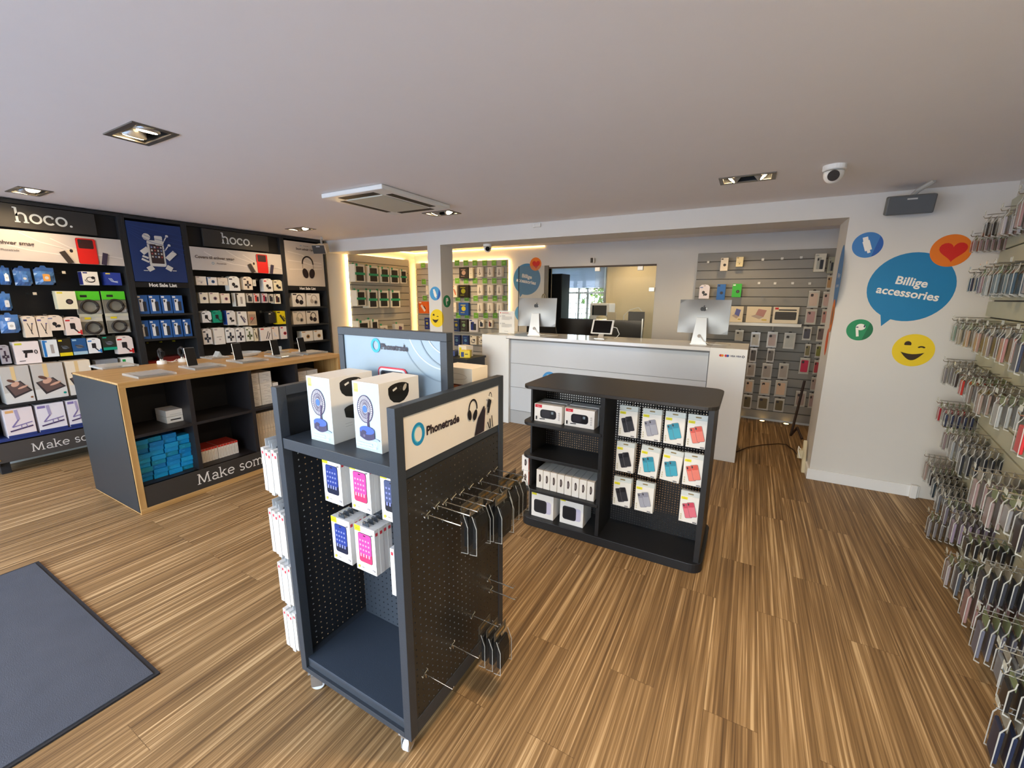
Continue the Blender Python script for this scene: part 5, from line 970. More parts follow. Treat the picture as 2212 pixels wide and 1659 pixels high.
# fan boxes
FBL = M('3a4f9a', .4); FDK = M('4a3c5c', .45); FBK = M('14140f', .35)
def fanbox(x, y, lab):
    bw, bh, bd = .121, .232, .185
    q = B(); q.box(-bw / 2, bw / 2, 0, bd, 0, bh, M('dcd9d2', .5)); q.front(0, .0003); F = M('bccdd8', .45); q.rect(-bw / 2 + .001, .001, bw / 2 - .001, bh - .001, F)
    q.rr(-.053, bh - .036, -.033, bh - .006, .002, M('e8e878', .5)); q.txt('baseus', -.043, bh - .031, .004, M('5a5a20'))
    q.ell(-.005, .143, .036, .047, FDK, 32); q.ell(-.005, .143, .034, .045, M('c9c6cc', .45), 32)
    for k in range(36):
        a = 2 * PI * k / 36; q.bar(-.005 + .012 * math.cos(a), .143 + .015 * math.sin(a), -.005 + .035 * math.cos(a + .25), .143 + .046 * math.sin(a + .25), .0016, FDK); q.n -= q.st
    q.n += .0003; q.ring(-.005, .143, .0345, .0455, .003, FDK, 0, 360, 36); q.ring(-.005, .143, .024, .031, .0016, FDK, 0, 360, 30); q.ell(-.005, .143, .0105, .0125, M('4a74c0', .35)); q.bar(.005, .09, .012, .135, .007, FDK); q.bar(.008, .06, .006, .10, .0085, FDK)
    q.ell(.034, .043, .02, .005, M('a8b8c8')); q.pg([(-.034, .072), (.034, .072), (.034, .047)] + [(.034 - .068 * k / 10, .047 - .01 * math.sin(PI * k / 10)) for k in range(1, 11)], M('45405e', .4)); q.ell(0, .072, .034, .014, M('4c68c4', .35), 28); q.ell(-.014, .064, .012, .007, M('45405e', .4)); q.ell(-.013, .052, .005, .005, M('6a6480')); 
    q.txt('WIRELESS CHARGER', -.052, .021, .0055, PAPER, 'l', .01); q.txt('WITH OSCILLATING FAN', -.052, .012, .0055, PAPER, 'l', .01); q.txt('130°', .03, .014, .006, PAPER, 'l'); q.ring(.037, .03, .007, .007, .0008, PAPER)
    q.right(bw / 2, .0003); q.pg([(.04, .212), (.135, .212), (.135, .185), (.128, .172), (.11, .158), (.088, .154), (.062, .160), (.046, .174), (.04, .19)], FBK); q.ell(.087, .208, .047, .015, M('221f1a', .3)); q.bar(.06, .200, .078, .207, .007, M('d8d4c8')); q.ell(.115, .203, .007, .013, M('b8b2a4'), rot=-.6); q.ring(.096, .204, .004, .006, .0012, M('5a564c'))
    q.pg([(.05, .115), (.135, .115), (.135, .085), (.09, .073), (.055, .085)], FBK); q.ell(.092, .114, .042, .012, M('222018', .3))
    for k in range(2): q.bar(.05, .062 - .01 * k, .08, .062 - .01 * k, .0015, M('b8b4ac'))
    q.top(bh, .0002); q.bar(-bw / 2, .004, bw / 2, .004, .0008, M('8a8378'))
    T(q.build('fan_box', loc=(x, y, 1.0955), bevel=.0012), lab, 'box', 'desk fan boxes on the gondola')
fanbox(-1.268, .905, 'pale box with desk fan picture, left of two on gondola shelf')
fanbox(-1.060, .925, 'pale box with desk fan picture, right of two on gondola shelf')
q = B(); q.box(-.075, .075, 0, .11, 0, .235, M('efe3cf', .5)); q.front(0, .0004); q.rr(-.055, .06, .055, .17, .01, M('5a2a20', .4)); q.ell(-.0, .12, .05, .045, M('c06a40', .4)); q.rect(-.05, .06, .05, .10, M('3a2418')); q.ring(0, .2, .05, .012, .001, M('a08a70'))
T(q.build('speaker_box', loc=(-.976, 1.30, 1.0955), bevel=.001), 'cream box with orange dome picture behind the tall sign', 'box')
# phone cases hanging in the niche
def casebox(w_, h_, d_, scr, tag=True, grey=True):
    q = B(); q.box(-w_ / 2, w_ / 2, 0, d_, 0, h_, M('e9e7e4', .45)); q.front(0, .0003)
    if tag: q.rect(-w_ / 2, h_ - .022, -w_ / 2 + .03, h_, M('e6e020', .5)); q.txt('baseus', -w_ / 2 + .015, h_ - .014, .005, M('6a6810'))
    top_, bot = scr; x0, x1, z0, z1 = -w_ / 2 + .018, w_ / 2 - .018, .038, h_ - .026
    q.rr(x0 - .0015, z0 - .0015, x1 + .0015, z1 + .0015, .009, M('26222c', .4)); q.rr(x0, z0, x1, z1, .008, M(bot, .35)); q.rr(x0, z0 + (z1 - z0) * .28, x1, z1, .008, M(top_, .35)); q.rr(-.006, z1 - .009, .006, z1 - .005, .002, INK)
    ic = M('8a90d0' if top_ != 'e0489a' else 'f0a0b8', .4)
    for a in range(4):
        for c in range(4): q.rr(x0 + .006 + a * (x1 - x0 - .008) / 4, z1 - .030 - c * .018, x0 + .013 + a * (x1 - x0 - .008) / 4, z1 - .023 - c * .018, .001, ic); q.n -= q.st
    q.n += .0003
    for a in range(4): q.rr(x0 + .006 + a * (x1 - x0 - .008) / 4, z0 + .02, x0 + .013 + a * (x1 - x0 - .008) / 4, z0 + .027, .001, ic); q.n -= q.st
    q.n += .0003; q.ell(-w_ / 2 + .014, .015, .005, .006, M('e6dc40')); q.bar(-w_ / 2 + .024, .014, -w_ / 2 + .04, .014, .004, M('c8c4c0')); q.rect(w_ / 2 - .022, .012, w_ / 2 - .006, .02, M('b8b4b8')); q.ell(w_ / 2 - .013, h_ - .022, .005, .0028, M('7a7880'))
    q.right(w_ / 2, .0003); q.rr(.004, h_ - .024, d_ - .004, h_ - .012, .001, M('d83a48', .5))
    q.prismy([(-.016, h_), (.016, h_), (.014, h_ + .012), (.007, h_ + .018), (-.007, h_ + .018), (-.014, h_ + .012)], d_ * .4, d_ * .4 + .002, M('3a4048', .4))
    return q
NAVY, PINK, DUSK = ('2c3f8c', '1a2038'), ('e0489a', 'e83868'), ('4a5478', '23242c')
def hook(loc, ln, rz, lab, grp):
    q = B(); q.tube([(0, .0, 0), (0, -ln, 0), (0, -ln - .004, .012)], .002, CHROME, 8); q.tube([(0, .004, 0), (-.013, 0, -.006), (-.013, .01, .004)], .0018, CHROME, 6); q.tube([(0, .004, 0), (.013, 0, .008), (.013, .01, .012)], .0018, CHROME, 6); q.tube([(0, 0, 0), (0, -.002, -.014)], .0018, CHROME, 6)
    o = q.build('display_hook', loc=loc, rz=rz); T(o, lab, 'hook', grp); return o
CW, CH, CD = .098, .174, .0185
for (x, y, z, scr, n, col, row) in ((-1.275, .935, .845, NAVY, 3, 'navy', 'upper'), (-1.128, .935, .852, PINK, 3, 'pink', 'upper'), (-.978, .935, .852, DUSK, 3, 'slate', 'upper'), (-1.225, .915, .632, NAVY, 4, 'navy', 'lower'), (-1.088, .905, .643, PINK, 4, 'pink', 'lower')):
    o = casebox(CW, CH, CD, scr).build('phone_case_box')
    for k in range(n):
        lb = 'white box with %s phone screen, %s in the %s hook row' % (col, ('frontmost', 'second from front', 'third from front', 'rearmost')[k], row)
        r = o if k == 0 else o.copy()
        if k: C.objects.link(r)
        r.location = (x + .001 * (k % 2), y + k * (CD + .0012), z); T(r, lb, 'box', 'phone case boxes in the gondola niche')
    zt = z + CH + .0135; ln = gy - .003 - y - .004
    if row == 'lower': hook((x, gy - .004, zt), ln, 0, 'hook holding the %s case boxes in the %s row' % (col, row), 'hooks in the gondola niche')
o = casebox(.085, .172, .018, DUSK).build('phone_case_box', loc=(-.945, .925, .625), rz=-PI / 2); T(o, 'single white box seen edge on, hanging inside the right panel', 'box', 'phone case boxes in the gondola niche')
# boxes hanging outside on the left panel
for t_, (z, n, h_) in enumerate(((.842, 5, .178), (.572, 5, .19), (.350, 4, .178), (.132, 4, .178))):
    for k in range(n):
        o = casebox(.095, h_, .0185, NAVY).build('phone_case_box') if k == 0 else o.copy()
        if k: C.objects.link(o)
        x = GX0 - .148 + (.0 if t_ < 2 else .02) + k * .0205
        o.location = (x, .925 + .002 * (k % 2), z - .006 * (k % 3)); o.rotation_euler = (0, 0, -PI / 2); T(o, 'white box seen edge on outside the left panel, %s tier, %s from the left' % (('top', 'second', 'third', 'bottom')[t_], ORD[k]), 'box', 'white boxes outside the gondola left panel')
        q = B(); q.prismx([(-.0, h_), (.0015, h_), (.0015, h_ + .03), (-.0, h_ + .03)], -.028, .028, M('c8ccd0', .4))
        if k in (0, 1, 2): q.build('hang_tab', o)
        q = B(); q.left(-.0475); q.rr(-.016, h_ - .03, -.003, h_ - .016, .001, M('e04a8a', .5)); q.build('sticker_patch', o) if k == 0 else None
# hooks and clear packs on the right panel
def holder_pack(label, loc, rz, sc=1.):
    q = B(); pr = [(0, .0), (-.03, .004), (-.03, .105), (-.012, .15), (-.003, .155), (-.003, .185), (0, .185)]
    q.prismx(pr, -.045, .045, CLR2)
    for s in (-.045, .0435): q.prismx([(0, .0), (-.031, .004), (-.031, .105), (-.013, .15), (-.011, .149), (-.029, .104), (-.029, .006), (0, .002)], s, s + .0015, RIM)
    o = q.build('holder_pack', loc=loc, rz=rz); T(o, label, 'clear pack', 'clear holder packs on the gondola')
    q = B(); q.prismx([(-.006, .02), (-.027, .02), (-.027, .10), (-.018, .138), (-.006, .138)], -.034, .034, M('121316', .4)); q.box(-.014, .014, -.029, -.02, .04, .09, M('0a0a0c', .3)); q.build('black_holder', o, bevel=.004)
    q = B(); q.box(-.042, .042, -.0025, -.001, .145, .18, M('6a6254', .5)); q.front(-.0026); q.bar(-.03, .162, .03, .162, .010, M('c8a060')); q.build('paper_card', o)
    return o
gh = 'chrome hooks on the gondola right panel'
hk = [(.98, .89), (1.03, .9), (1.075, .893), (1.125, .89), (1.175, .887), (1.235, .885), (1.30, .882), (1.36, .89), (1.415, .889)]
for k, (y, z) in enumerate(hk): hook((GX1 + .001, y, z), .135, PI / 2, 'chrome hook on the right panel, %s from front in upper row' % ORD[k], gh)
for y, z, lb in ((.938, .30, 'chrome hook lowest on the right panel near its front'), (1.095, .288, 'chrome hook empty, left of the lowest packs'), (1.235, .315, 'chrome hook carrying the three lowest packs'), (1.36, .405, 'bare chrome hook upper of two near rear edge'), (1.375, .34, 'bare chrome hook lower of two near rear edge')): hook((GX1 + .001, y, z), .12, PI / 2, lb, gh)
hn = {3: 2, 5: 3, 7: 2, 8: 2}
for k, n in hn.items():
    y, z = hk[k]
    for j in range(n): holder_pack('clear pack with black holder, %s from the panel on the %s upper hook' % (ORD[j], ORD[k]), (GX1 + .06 + j * .034 + (.01 if k > 6 else 0), y + .004 * j, z - .178), PI / 2)
for j in range(3): o = holder_pack('clear pack with black holder, %s from panel on the lowest loaded hook' % ORD[j], (GX1 + .055 + j * .036, 1.235, .315 - .178), PI / 2)
# ------------------------------------------------------------------ black rounded shelf
SX0, SX1, SY0, SY1, SZ = -1.30, -.095, 2.455, 3.02, 1.02
sh = E('shelf_unit', ((SX0 + SX1) / 2, (SY0 + SY1) / 2, 0), 0, 'low black shelf unit with rounded corners in front of white counter', 'shelf unit'); a = (SX1 - SX0) / 2; c = (SY1 - SY0) / 2
KB = M('1d1e21', .45, bump=.1); KT = M('2e2a27', .42, bump=.1)
def plank(z0, z1, x0, x1, y0, y1, r, m, nm, corners=(1, 1, 1, 1)):
    pts = []
    for (cx, cy, a0, on) in ((x1 - r, y0 + r, -90, corners[0]), (x1 - r, y1 - r, 0, corners[1]), (x0 + r, y1 - r, 90, corners[2]), (x0 + r, y0 + r, 180, corners[3])):
        if on:
            for j in range(7): t = math.radians(a0 + 15 * j); pts.append((cx + r * math.cos(t), cy + r * math.sin(t)))
        else: pts.append((cx + r * (1 if a0 in (-90, 0) else -1), cy + r * (-1 if a0 in (-90, 180) else 1)))
    q = B(); q.prismz(pts, z0, z1, m); return q.build(nm, sh, bevel=.003)
plank(SZ - .022, SZ, -a, a, -c, c, .07, KT, 'top'); plank(.0, .06, -a, a, -c, c, .07, KB, 'bottom')
dv = -.735 - (SX0 + SX1) / 2
plank(.742, .764, -a, dv, -c, 0, .07, KB, 'shelf', (0, 0, 0, 1)); plank(.506, .528, -a, dv, -c, 0, .07, KB, 'shelf', (0, 0, 0, 1)); plank(.262, .284, -a, dv, -c, 0, .07, KB, 'shelf', (0, 0, 0, 1))
q = B(); q.box(dv - .012, dv + .012, -c + .01, .0, .06, SZ - .022, KB); q.build('divider', sh); q = B(); q.box(a - .05, a - .02, -c + .03, c - .04, .06, SZ - .022, KB); q.build('side_panel', sh); q = B(); q.box(-a + .05, -a + .062, -c + .05, c - .04, .06, SZ - .022, KB); q.build('side_panel', sh)
for x0, x1 in ((-a + .062, dv - .012), (dv + .012, a - .05)):
    q = B(); q.front(-.002); q.perf(x0, x1, .06, SZ - .022, .0165, .0165, .0036, .002, KB, 4); q.build('perforated_back', sh)
def wbox(name, x, y, z, w_, h_, d_, pr, lab, grp, rz=0., body='efece8'):
    q = B(); q.box(-w_ / 2, w_ / 2, 0, d_, 0, h_, M(body, .45)); q.front(0, .0004); pr(q, w_, h_); o = q.build(name, loc=(x, y, z), rz=rz, bevel=.001); T(o, lab, 'box', grp); return o
def p_spk(q, w_, h_):
    q.rect(-w_ * .47, h_ * .8, -w_ * .22, h_ * .97, M('d02438')); q.txt('hoco', -w_ * .345, h_ * .855, h_ * .05, PAPER)
    q.rr(-w_ * .28, h_ * .22, w_ * .3, h_ * .72, .02, M('16151a', .3)); q.rr(-w_ * .22, h_ * .27, w_ * .08, h_ * .66, .015, M('2a2830', .3)); q.rect(w_ * .12, h_ * .5, w_ * .2, h_ * .64, M('7a8a94')); q.bar(-w_ * .3, h_ * .16, -w_ * .1, h_ * .18, .006, INK); q.rr(-w_ * .44, h_ * .1, -w_ * .39, h_ * .3, .002, INK)
    for k in range(4): q.ell(w_ * .4, h_ * (.25 + .12 * k), .006, .006, M('c8c4c4')); 
for k, x in enumerate((-1.128, -.905)):
    for j in range(2): wbox('speaker_box', x + .002 * j, 2.52 + .004 * k + j * .082, .7645, .204, .122 + .003 * j, .08, p_spk, 'white box with black loudspeaker picture, %s, %s on top shelf' % (('left', 'right')[k], ('front', 'rear')[j]), 'loudspeaker boxes on the black shelf')
def p_d(q, w_, h_): q.ring(0, h_ * .55, w_ * .16, h_ * .2, w_ * .14, M('2a1418'), -90, 90, 12); q.bar(-w_ * .02, h_ * .36, -w_ * .02, h_ * .74, w_ * .13, M('2a1418'))
for k in range(8): wbox('slim_gadget_box', -1.17 + .0535 * k, 2.500 - .0015 * k, .2845, .049, .135, .22, p_d, 'white slim box with black D mark, %s from the left in the row' % ORD[k], 'slim boxes with D mark', body='ebe7e0')
for k in range(2): o = wbox('slim_gadget_box', -1.279, 2.488, .2845 + .112 * k, .052, .11, .16, p_d, '%s white box with red edge at the left end of the D mark row' % ('lower', 'upper')[k], 'slim boxes with D mark'); q = B(); q.right(.0262); q.rect(0, .005, .012, .105, M('c83a2c')); q.build('red_edge', o)
def p_cube(q, w_, h_):
    q.rect(-w_ * .48, h_ * .86, -w_ * .26, h_ * .98, M('e2da30')); q.rr(-w_ * .05, h_ * .2, w_ * .4, h_ * .68, .015, M('c8c4dc', .4)); q.rr(-w_ * .38, h_ * .18, w_ * .2, h_ * .7, .018, M('26262c', .35)); q.rr(-w_ * .32, h_ * .24, w_ * .14, h_ * .64, .012, M('14141a', .5))
for k, x in enumerate((-1.145, -.93)): wbox('speaker_cube_box', x, 2.50 + .012 * k, .0605, .17, .19, .17, p_cube, 'white box with dark speaker picture, %s on the bottom shelf' % ('left', 'right')[k], 'speaker cube boxes')
def camcase(col):
    q = B(); w_, h_ = .112, .2; q.box(-w_ / 2, w_ / 2, 0, .012, 0, h_ * .84, M('eae7e0', .45)); q.box(-w_ / 2, w_ / 2, .004, .0055, h_ * .84, h_, M('cfd6d4', .3)); q.front(.0039); q.rr(-.016, h_ * .9, .016, h_ * .94, .004, M('8a7a50', .5)); q.front(0, .0004)
    q.rect(-w_ * .46, h_ * .73, -w_ * .14, h_ * .81, M('e6dc28')); q.txt('baseus', -w_ * .3, h_ * .755, .004, M('6a6410')); A = M(col, .35); A2 = M(DARKER[col], .3)
    for (dx, dz) in ((-.012, -.004), (.013, .008)):
        u0, u1, v0, v1 = dx - .0195, dx + .0195, h_ * .4 + dz - .046, h_ * .4 + dz + .046; R_ = .27; pv = (dx, h_ * .4 + dz)
        q.rr(u0 - .0016, v0 - .0016, u1 + .0016, v1 + .0016, .007, M('7a767c' if col == '2e2e34' else '6a6468'), rot=R_, piv=pv); q.rr(u0, v0, u1, v1, .006, A, rot=R_, piv=pv); q.rr(u0 + .002, v0 + .062, u1 - .002, v1 - .002, .005, A2, rot=R_, piv=pv); q.rr(u0 + .003, v1 - .018, u0 + .011, v1 - .004, .003, M('3a383e'), rot=R_, piv=pv)
    q.rect(w_ * .2, h_ * .03, w_ * .4, h_ * .06, M('6a686c'))
    for k in range(3): q.ell(-w_ * .4, h_ * (.1 + .07 * k), .004, .005, M('c8c0a0'))
    return q
DARKER = {'2e2e34': '1a1a20', 'a6a8b4': '8e909e', '45a8c0': '2f8ca6', 'e88272': 'd85c4e', 'e07484': 'cc4a60'}
CCOL = {'black': '2e2e34', 'grey': 'a6a8b4', 'blue': '45a8c0', 'coral': 'e88272', 'pink': 'e07484'}
CX = (-.603, -.461, -.329, -.198); CZ = (.742, .505, .265)
GRID = (('black', 'grey', 'blue', 'coral'), ('black', 'blue', 'blue', 'coral'), ('black', 'grey', None, 'pink'))
for r in range(3):
    for k in range(4):
        cn = GRID[r][k]
        if not cn: continue
        o = None
        for j in range(4):
            if o is None: o = camcase(CCOL[cn]).build('phone_case_card')
            else: o = o.copy(); C.objects.link(o)
            x, y = (CX[k] + .012 * (r - 1) * (0 if k == 3 else -.4), 2.56 + .0145 * j); o.location = (x, y, CZ[r] - .003 * j); o.rotation_euler = (0, (.07 if (r == 1 and k in (1, 2)) else .0) + .01 * (j % 2), 0)
            T(o, 'white card of %s phone case, %s of %s row, %s' % (cn, ('left end', 'second', 'third', 'right end')[k], ('top', 'middle', 'bottom')[r], ('front', 'second', 'third', 'rear')[j]), 'phone case', 'phone case cards on the black shelf')
        hook((CX[k], SY0 + c - .004, CZ[r] + .184), .10, 0, 'hook behind the %s case cards, %s of %s row' % (cn, ('left end', 'second', 'third', 'right end')[k], ('top', 'middle', 'bottom')[r]), 'hooks on the black shelf')
# ------------------------------------------------------------------ white service counter
ct = E('service_counter', (-1.49, 4.53, 0), -.012, 'long white glossy service counter with recessed panel front', 'counter'); GW = M('ecebea', .1, spec=.55, var=.01); GP = M('cfd3d8', .16, var=.01)
q = B(); q.box(-1.50, -1.14, 0, .6, 0, 1.13, LACQ); q.build('end_block', ct, bevel=.003); q = B(); q.box(1.18, 1.505, 0, .62, 0, 1.13, LACQ); e2 = q.build('end_block', ct, bevel=.003)
q = B(); q.box(-1.14, 1.18, -.0, .6, 1.095, 1.13, GW); q.build('worktop', ct, bevel=.002)
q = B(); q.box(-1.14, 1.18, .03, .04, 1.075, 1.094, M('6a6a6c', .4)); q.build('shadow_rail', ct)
for k, (z0, z1) in enumerate(((.785, 1.075), (.48, .781), (.175, .476))): q = B(); q.box(-1.10, 1.17, .045, .065, z0, z1, GP); q.build('front_panel', ct, bevel=.001)
q = B(); q.box(-1.14, 1.18, .066, .08, .0, 1.09, M('8a8c92', .5)); q.box(-1.10, 1.17, .05, .066, .0, .17, M('b4b6b8', .3)); q.build('carcass', ct)
q = B(); q.box(-1.14, -1.10, .0, .06, .0, 1.09, LACQ); q.build('inner_cheek', ct)
q = B(); q.front(.0445); q.ell(-.55, .62, .1, .1, M('3a8fd0', .5), 28); f_plug(q, -.55, .62, .1); o = q.build('sticker', ct)
q = B(); q.front(-.0006); 
q.ell(1.278, 1.06, .012, .012, M('c8202c')); q.ell(1.294, 1.06, .012, .012, M('e88a20')); q.ell(1.324, 1.06, .012, .012, M('d03040')); q.ell(1.340, 1.06, .012, .012, M('2a4a9a')); q.txt('VISA', 1.383, 1.053, .015, M('2a2f5a'), off=.03); q.txt('VISA', 1.433, 1.053, .015, M('2a2f5a'), off=.03); q.ring(1.472, 1.06, .009, .009, .005, M('2a2a30')); q.build('payment_marks', e2)
def imac(loc, rz, lab, w_=.52):
    g = E('desktop_computer', loc, rz, lab, 'computer', 'silver desktop computers on the counter'); h_ = w_ * .70; z0 = .105
    SV = M('a4a6a8', .42, .5); tl = Matrix.Translation((0, 0, z0)) @ Matrix.Rotation(-.10, 4, 'X'); q = B(); q.X = tl
    n = 8; vs = []; fs = []
    for i in range(n + 1):
        for j in range(n + 1):
            u, v = i / n * 2 - 1, j / n * 2 - 1; vs.append((u * w_ / 2, -.008 - .034 * (1 - u * u) * (1 - v * v), (v + 1) * h_ / 2))
    for i in range(n):
        for j in range(n): fs.append((i * (n + 1) + j, (i + 1) * (n + 1) + j, (i + 1) * (n + 1) + j + 1, i * (n + 1) + j + 1))
    q.add(vs, fs, SV); b_ = q.build('back_shell', g, smooth=True)
    q = B(); q.X = tl; q.box(-w_ / 2, w_ / 2, -.008, 0, 0, h_, SV); q.build('rim', b_); q = B(); q.X = tl; q.box(-w_ / 2 + .004, w_ / 2 - .004, 0, .002, .05, h_ - .004, M('101014', .1)); q.build('screen', g)
    q = B(); q.X = tl; q.front(-.044); k = .042; m = M('17161a', .2); cz = h_ * .72
    q.ell(-.30 * k, cz, .42 * k, .5 * k, m); q.ell(.25 * k, cz, .42 * k, .5 * k, m); q.ell(0, cz - .05 * k, .5 * k, .42 * k, m); q.ell(.1 * k, cz + .68 * k, .11 * k, .24 * k, m, rot=-.6); q.n += .0006; q.ell(.72 * k, cz + .08 * k, .2 * k, .24 * k, SV); q.build('logo', b_)
    q = B(); q.prismx([(-.06, .02), (-.055, .015), (-.035, .26), (-.04, .262)], -.055, .055, SV) if False else None
    q.frus((-.075, .075, -.10, -.094), .006, (-.05, .05, -.052, -.046), .27, M('d8d8d6', .3, .5)); q.ring(0, 0, 1, 1, 1, SV) if False else None
    q.box(-.085, .085, -.10, .09, 0, .006, M('d8d8d6', .3, .5)); s = q.build('stand', g, bevel=.001)
    q = B(); q.X = Matrix.Translation((0, -.0915, .085)) @ Matrix.Rotation(PI / 2 - .17, 4, 'X'); q.lathe([(.018, 0), (.018, .001)], M('a8a09a', .3), 20); q.build('cable_hole', s)
    q = B(); q.tube([(.01, -.1, .085), (.05, -.12, .04), (.1, -.1, .012), (.2, -.04, .004), (.28, .02, .004)], .004, PAPER, 6); q.build('power_lead', g, smooth=True)
    return g
imac((-2.36, 4.85, 1.131), .12, 'silver computer seen from behind at the left end of counter', .505)
imac((-.43, 4.86, 1.131), -.14, 'silver computer seen from behind at the right end of counter', .50)
g = E('tablet_stand', (-1.50, 4.80, 1.131), -.05, 'white framed tablet on a small stand in the middle of counter', 'tablet'); tl = Matrix.Translation((0, 0, .055)) @ Matrix.Rotation(-.42, 4, 'X') 
q = B(); q.X = tl; q.box(-.13, .13, 0, .012, 0, .175, M('efedea', .3)); q.build('body', g, bevel=.005); q = B(); q.X = tl; q.front(-.0004); q.rr(-.108, .012, .108, .163, .002, M('0c0a0c', .1)); q.build('screen', g)
q = B(); q.frus((-.035, .035, -.01, .0), .004, (-.025, .025, .03, .04), .09, ALU); q.box(-.06, .06, -.05, .06, 0, .004, ALU); q.build('stand', g); q = B(); q.tube([(.125, .02, .14), (.18, .02, .13), (.21, .03, .06), (.17, .04, .012), (.14, .06, .006)], .004, PAPER, 6); q.build('cable', g, smooth=True)
g = E('notice_sheet', (-2.735, 4.74, 1.131), 0, 'printed notice sheet in a clear stand at left end of counter', 'notice'); q = B(); q.box(-.118, .118, 0, .006, 0, .30, ACR); q.box(-.118, .118, 0, .07, 0, .004, ACR); q.build('clear_stand', g)
q = B(); q.box(-.112, .112, -.0012, -.0002, .008, .29, M('f0ebe2', .6)); q.front(-.0012); tx = M('8a8480')
q.ell(-.09, .268, .008, .008, M('d03a30')); q.bar(-.07, .268, .03, .268, .006, M('c0504a')); q.bar(-.07, .256, .06, .256, .003, tx)
for k, z in enumerate((.225, .13)):
    q.ring(-.09, z, .007, .007, .002, M('3a3a3c')); q.bar(-.07, z + .005, -.02, z + .005, .004, M('4a4644'))
    for j in range(5): q.bar(-.07, z - .006 - .009 * j, .08 - .03 * (j == 4), z - .006 - .009 * j, .0025, tx)
q.txt('Phonetrade', 0, .03, .008, M('4a4644')); q.build('sheet', g)
# black display plinth with open cartons left of the counter
g = E('black_plinth', (-2.95, 4.12, 0), 0, 'black display plinth between the tall sign and white counter', 'plinth'); q = B(); q.box(-.33, .12, -.14, .25, .03, .86, M('1a1614', .5)); q.build('body', g, bevel=.004); q = B(); q.box(-.31, .10, -.12, .23, 0, .03, BLK); q.build('toe_kick', g); q = B(); q.box(-.34, .13, -.15, .26, .86, .885, M('141210', .45)); q.build('top', g, bevel=.002)
for k, (x, y, w_, h_, rz, bc, ac, lab) in enumerate(((-3.16, 4.10, .12, .06, .2, '28366a', 'e8e0d0', 'dark blue small carton on the black plinth, leftmost'), (-3.03, 4.17, .17, .13, -.35, 'e8dcc8', 'e0c820', 'cream carton leaning among yellow ones on the black plinth'), (-2.92, 4.07, .12, .085, .4, 'e0c428', '2a3a70', 'yellow and navy carton on the black plinth, right'))):
    q = B(); q.box(-w_ / 2, w_ / 2, 0, .1, 0, h_, M(bc, .5)); q.front(0); q.rect(-w_ * .4, h_ * .1, -w_ * .1, h_ * .8, M(ac)); q.bar(0, h_ * .5, w_ * .3, h_ * .5, .01, DK); T(q.build('carton', loc=(x, y, .8855), rz=rz, bevel=.001), lab, 'carton', 'cartons on the black plinth')
# ------------------------------------------------------------------ slat wall panels
SLM = M('a8a296', .55)
def slats(name, W, z0, z1, n, loc, rz, lab, m=SLM, d=.03):
    q = B(); h = (z1 - z0) / n
    for k in range(n): q.box(-W / 2, W / 2, -d, -.008, z0 + k * h + .005, z0 + (k + 1) * h - .005, m)
    q.box(-W / 2, W / 2, -.008, 0, z0, z1, M('55504a', .5)); o = q.build(name, loc=loc, rz=rz); T(o, lab, 'slat wall', 'slat wall panels'); return o
slats('slatwall', 1.36, .45, 2.26, 15, (-5.70, 5.48, 0), PI / 2, 'lit beige slat panel carrying white tablet boxes on the left recess', M('b5ae9e', .55))
slats('slatwall', 2.02, .3, 2.215, 18, (-4.66, 6.375, 0), 0, 'backlit slat panel with green tags behind the pillar', M('b4ad9e', .55))
slats('slatwall', 1.9, .03, 2.19, 19, (.25, 6.40, 0), 0, 'grey slat wall right of the glass office front', M('93908a', .45))
LED = emit('ffcf80', 50, 'led_strip')
COVE = emit('ffcf80', 10, 'cove_strip')
def led(x0, x1, y0, y1, z0, z1, lab):
    q = B(); q.box(x0, x1, y0, y1, z0, z1, COVE if 'cove' in lab else LED); T(q.build('led_strip'), lab, 'light strip', 'led strips behind the slat panels')
led(-5.745, -5.735, 4.815, 4.825, .5, 2.25, 'warm light strip down the near edge of the left recess panel')
led(-5.745, -5.735, 4.82, 6.14, 2.245, 2.253, 'warm light strip along the top of the left recess panel')
led(-5.65, -3.67, 6.39, 6.40, 2.20, 2.208, 'warm light strip along the top of the green tag panel')
led(-3.675, -3.667, 6.39, 6.40, .4, 2.2, 'warm light strip down the right edge of the green tag panel')
led(-5.655, -5.647, 6.39, 6.40, .4, 2.2, 'warm light strip down the left edge of the green tag panel')
led(-5.74, -3.0, 6.405, 6.415, 2.400, 2.410, 'warm light strip in the cove along the back wall')
led(-5.755, -5.745, 4.95, 6.4, 2.400, 2.410, 'warm light strip in the cove along the left recess')
random.seed(5)
for k, (y, z, w_, h_, kind, body, acc, nm, lab) in enumerate(TABS):
    if z < 1.0: z = .86 if kind == 'laptop' else .9; 
    o = pack(nm, w_ * .93, h_, .15 if kind == 'ipad' else .07, kind, body, acc, (-5.73 + .03 if False else -5.50 - .15 if kind == 'ipad' else -5.57, y, z), PI / 2, lab, 'tablet boxes on the lit panel')
    q = B(); q.box(-.02, .02, -.001, .0, h_ - .001, h_ + .03, M('2f9f6e', .5)); q.tube([(0, -.02, h_ + .02), (0, .019 if kind == 'ipad' else .099, h_ + .02)], .003, STEEL, 6); q.build('hang_tab', o)
q = B(); q.box(-5.73, -5.5, 4.80, 6.15, .84, .858, M('c8c2b4', .4)); T(q.build('wall_shelf'), 'pale shelf under the lowest tablet boxes on lit panel', 'shelf')
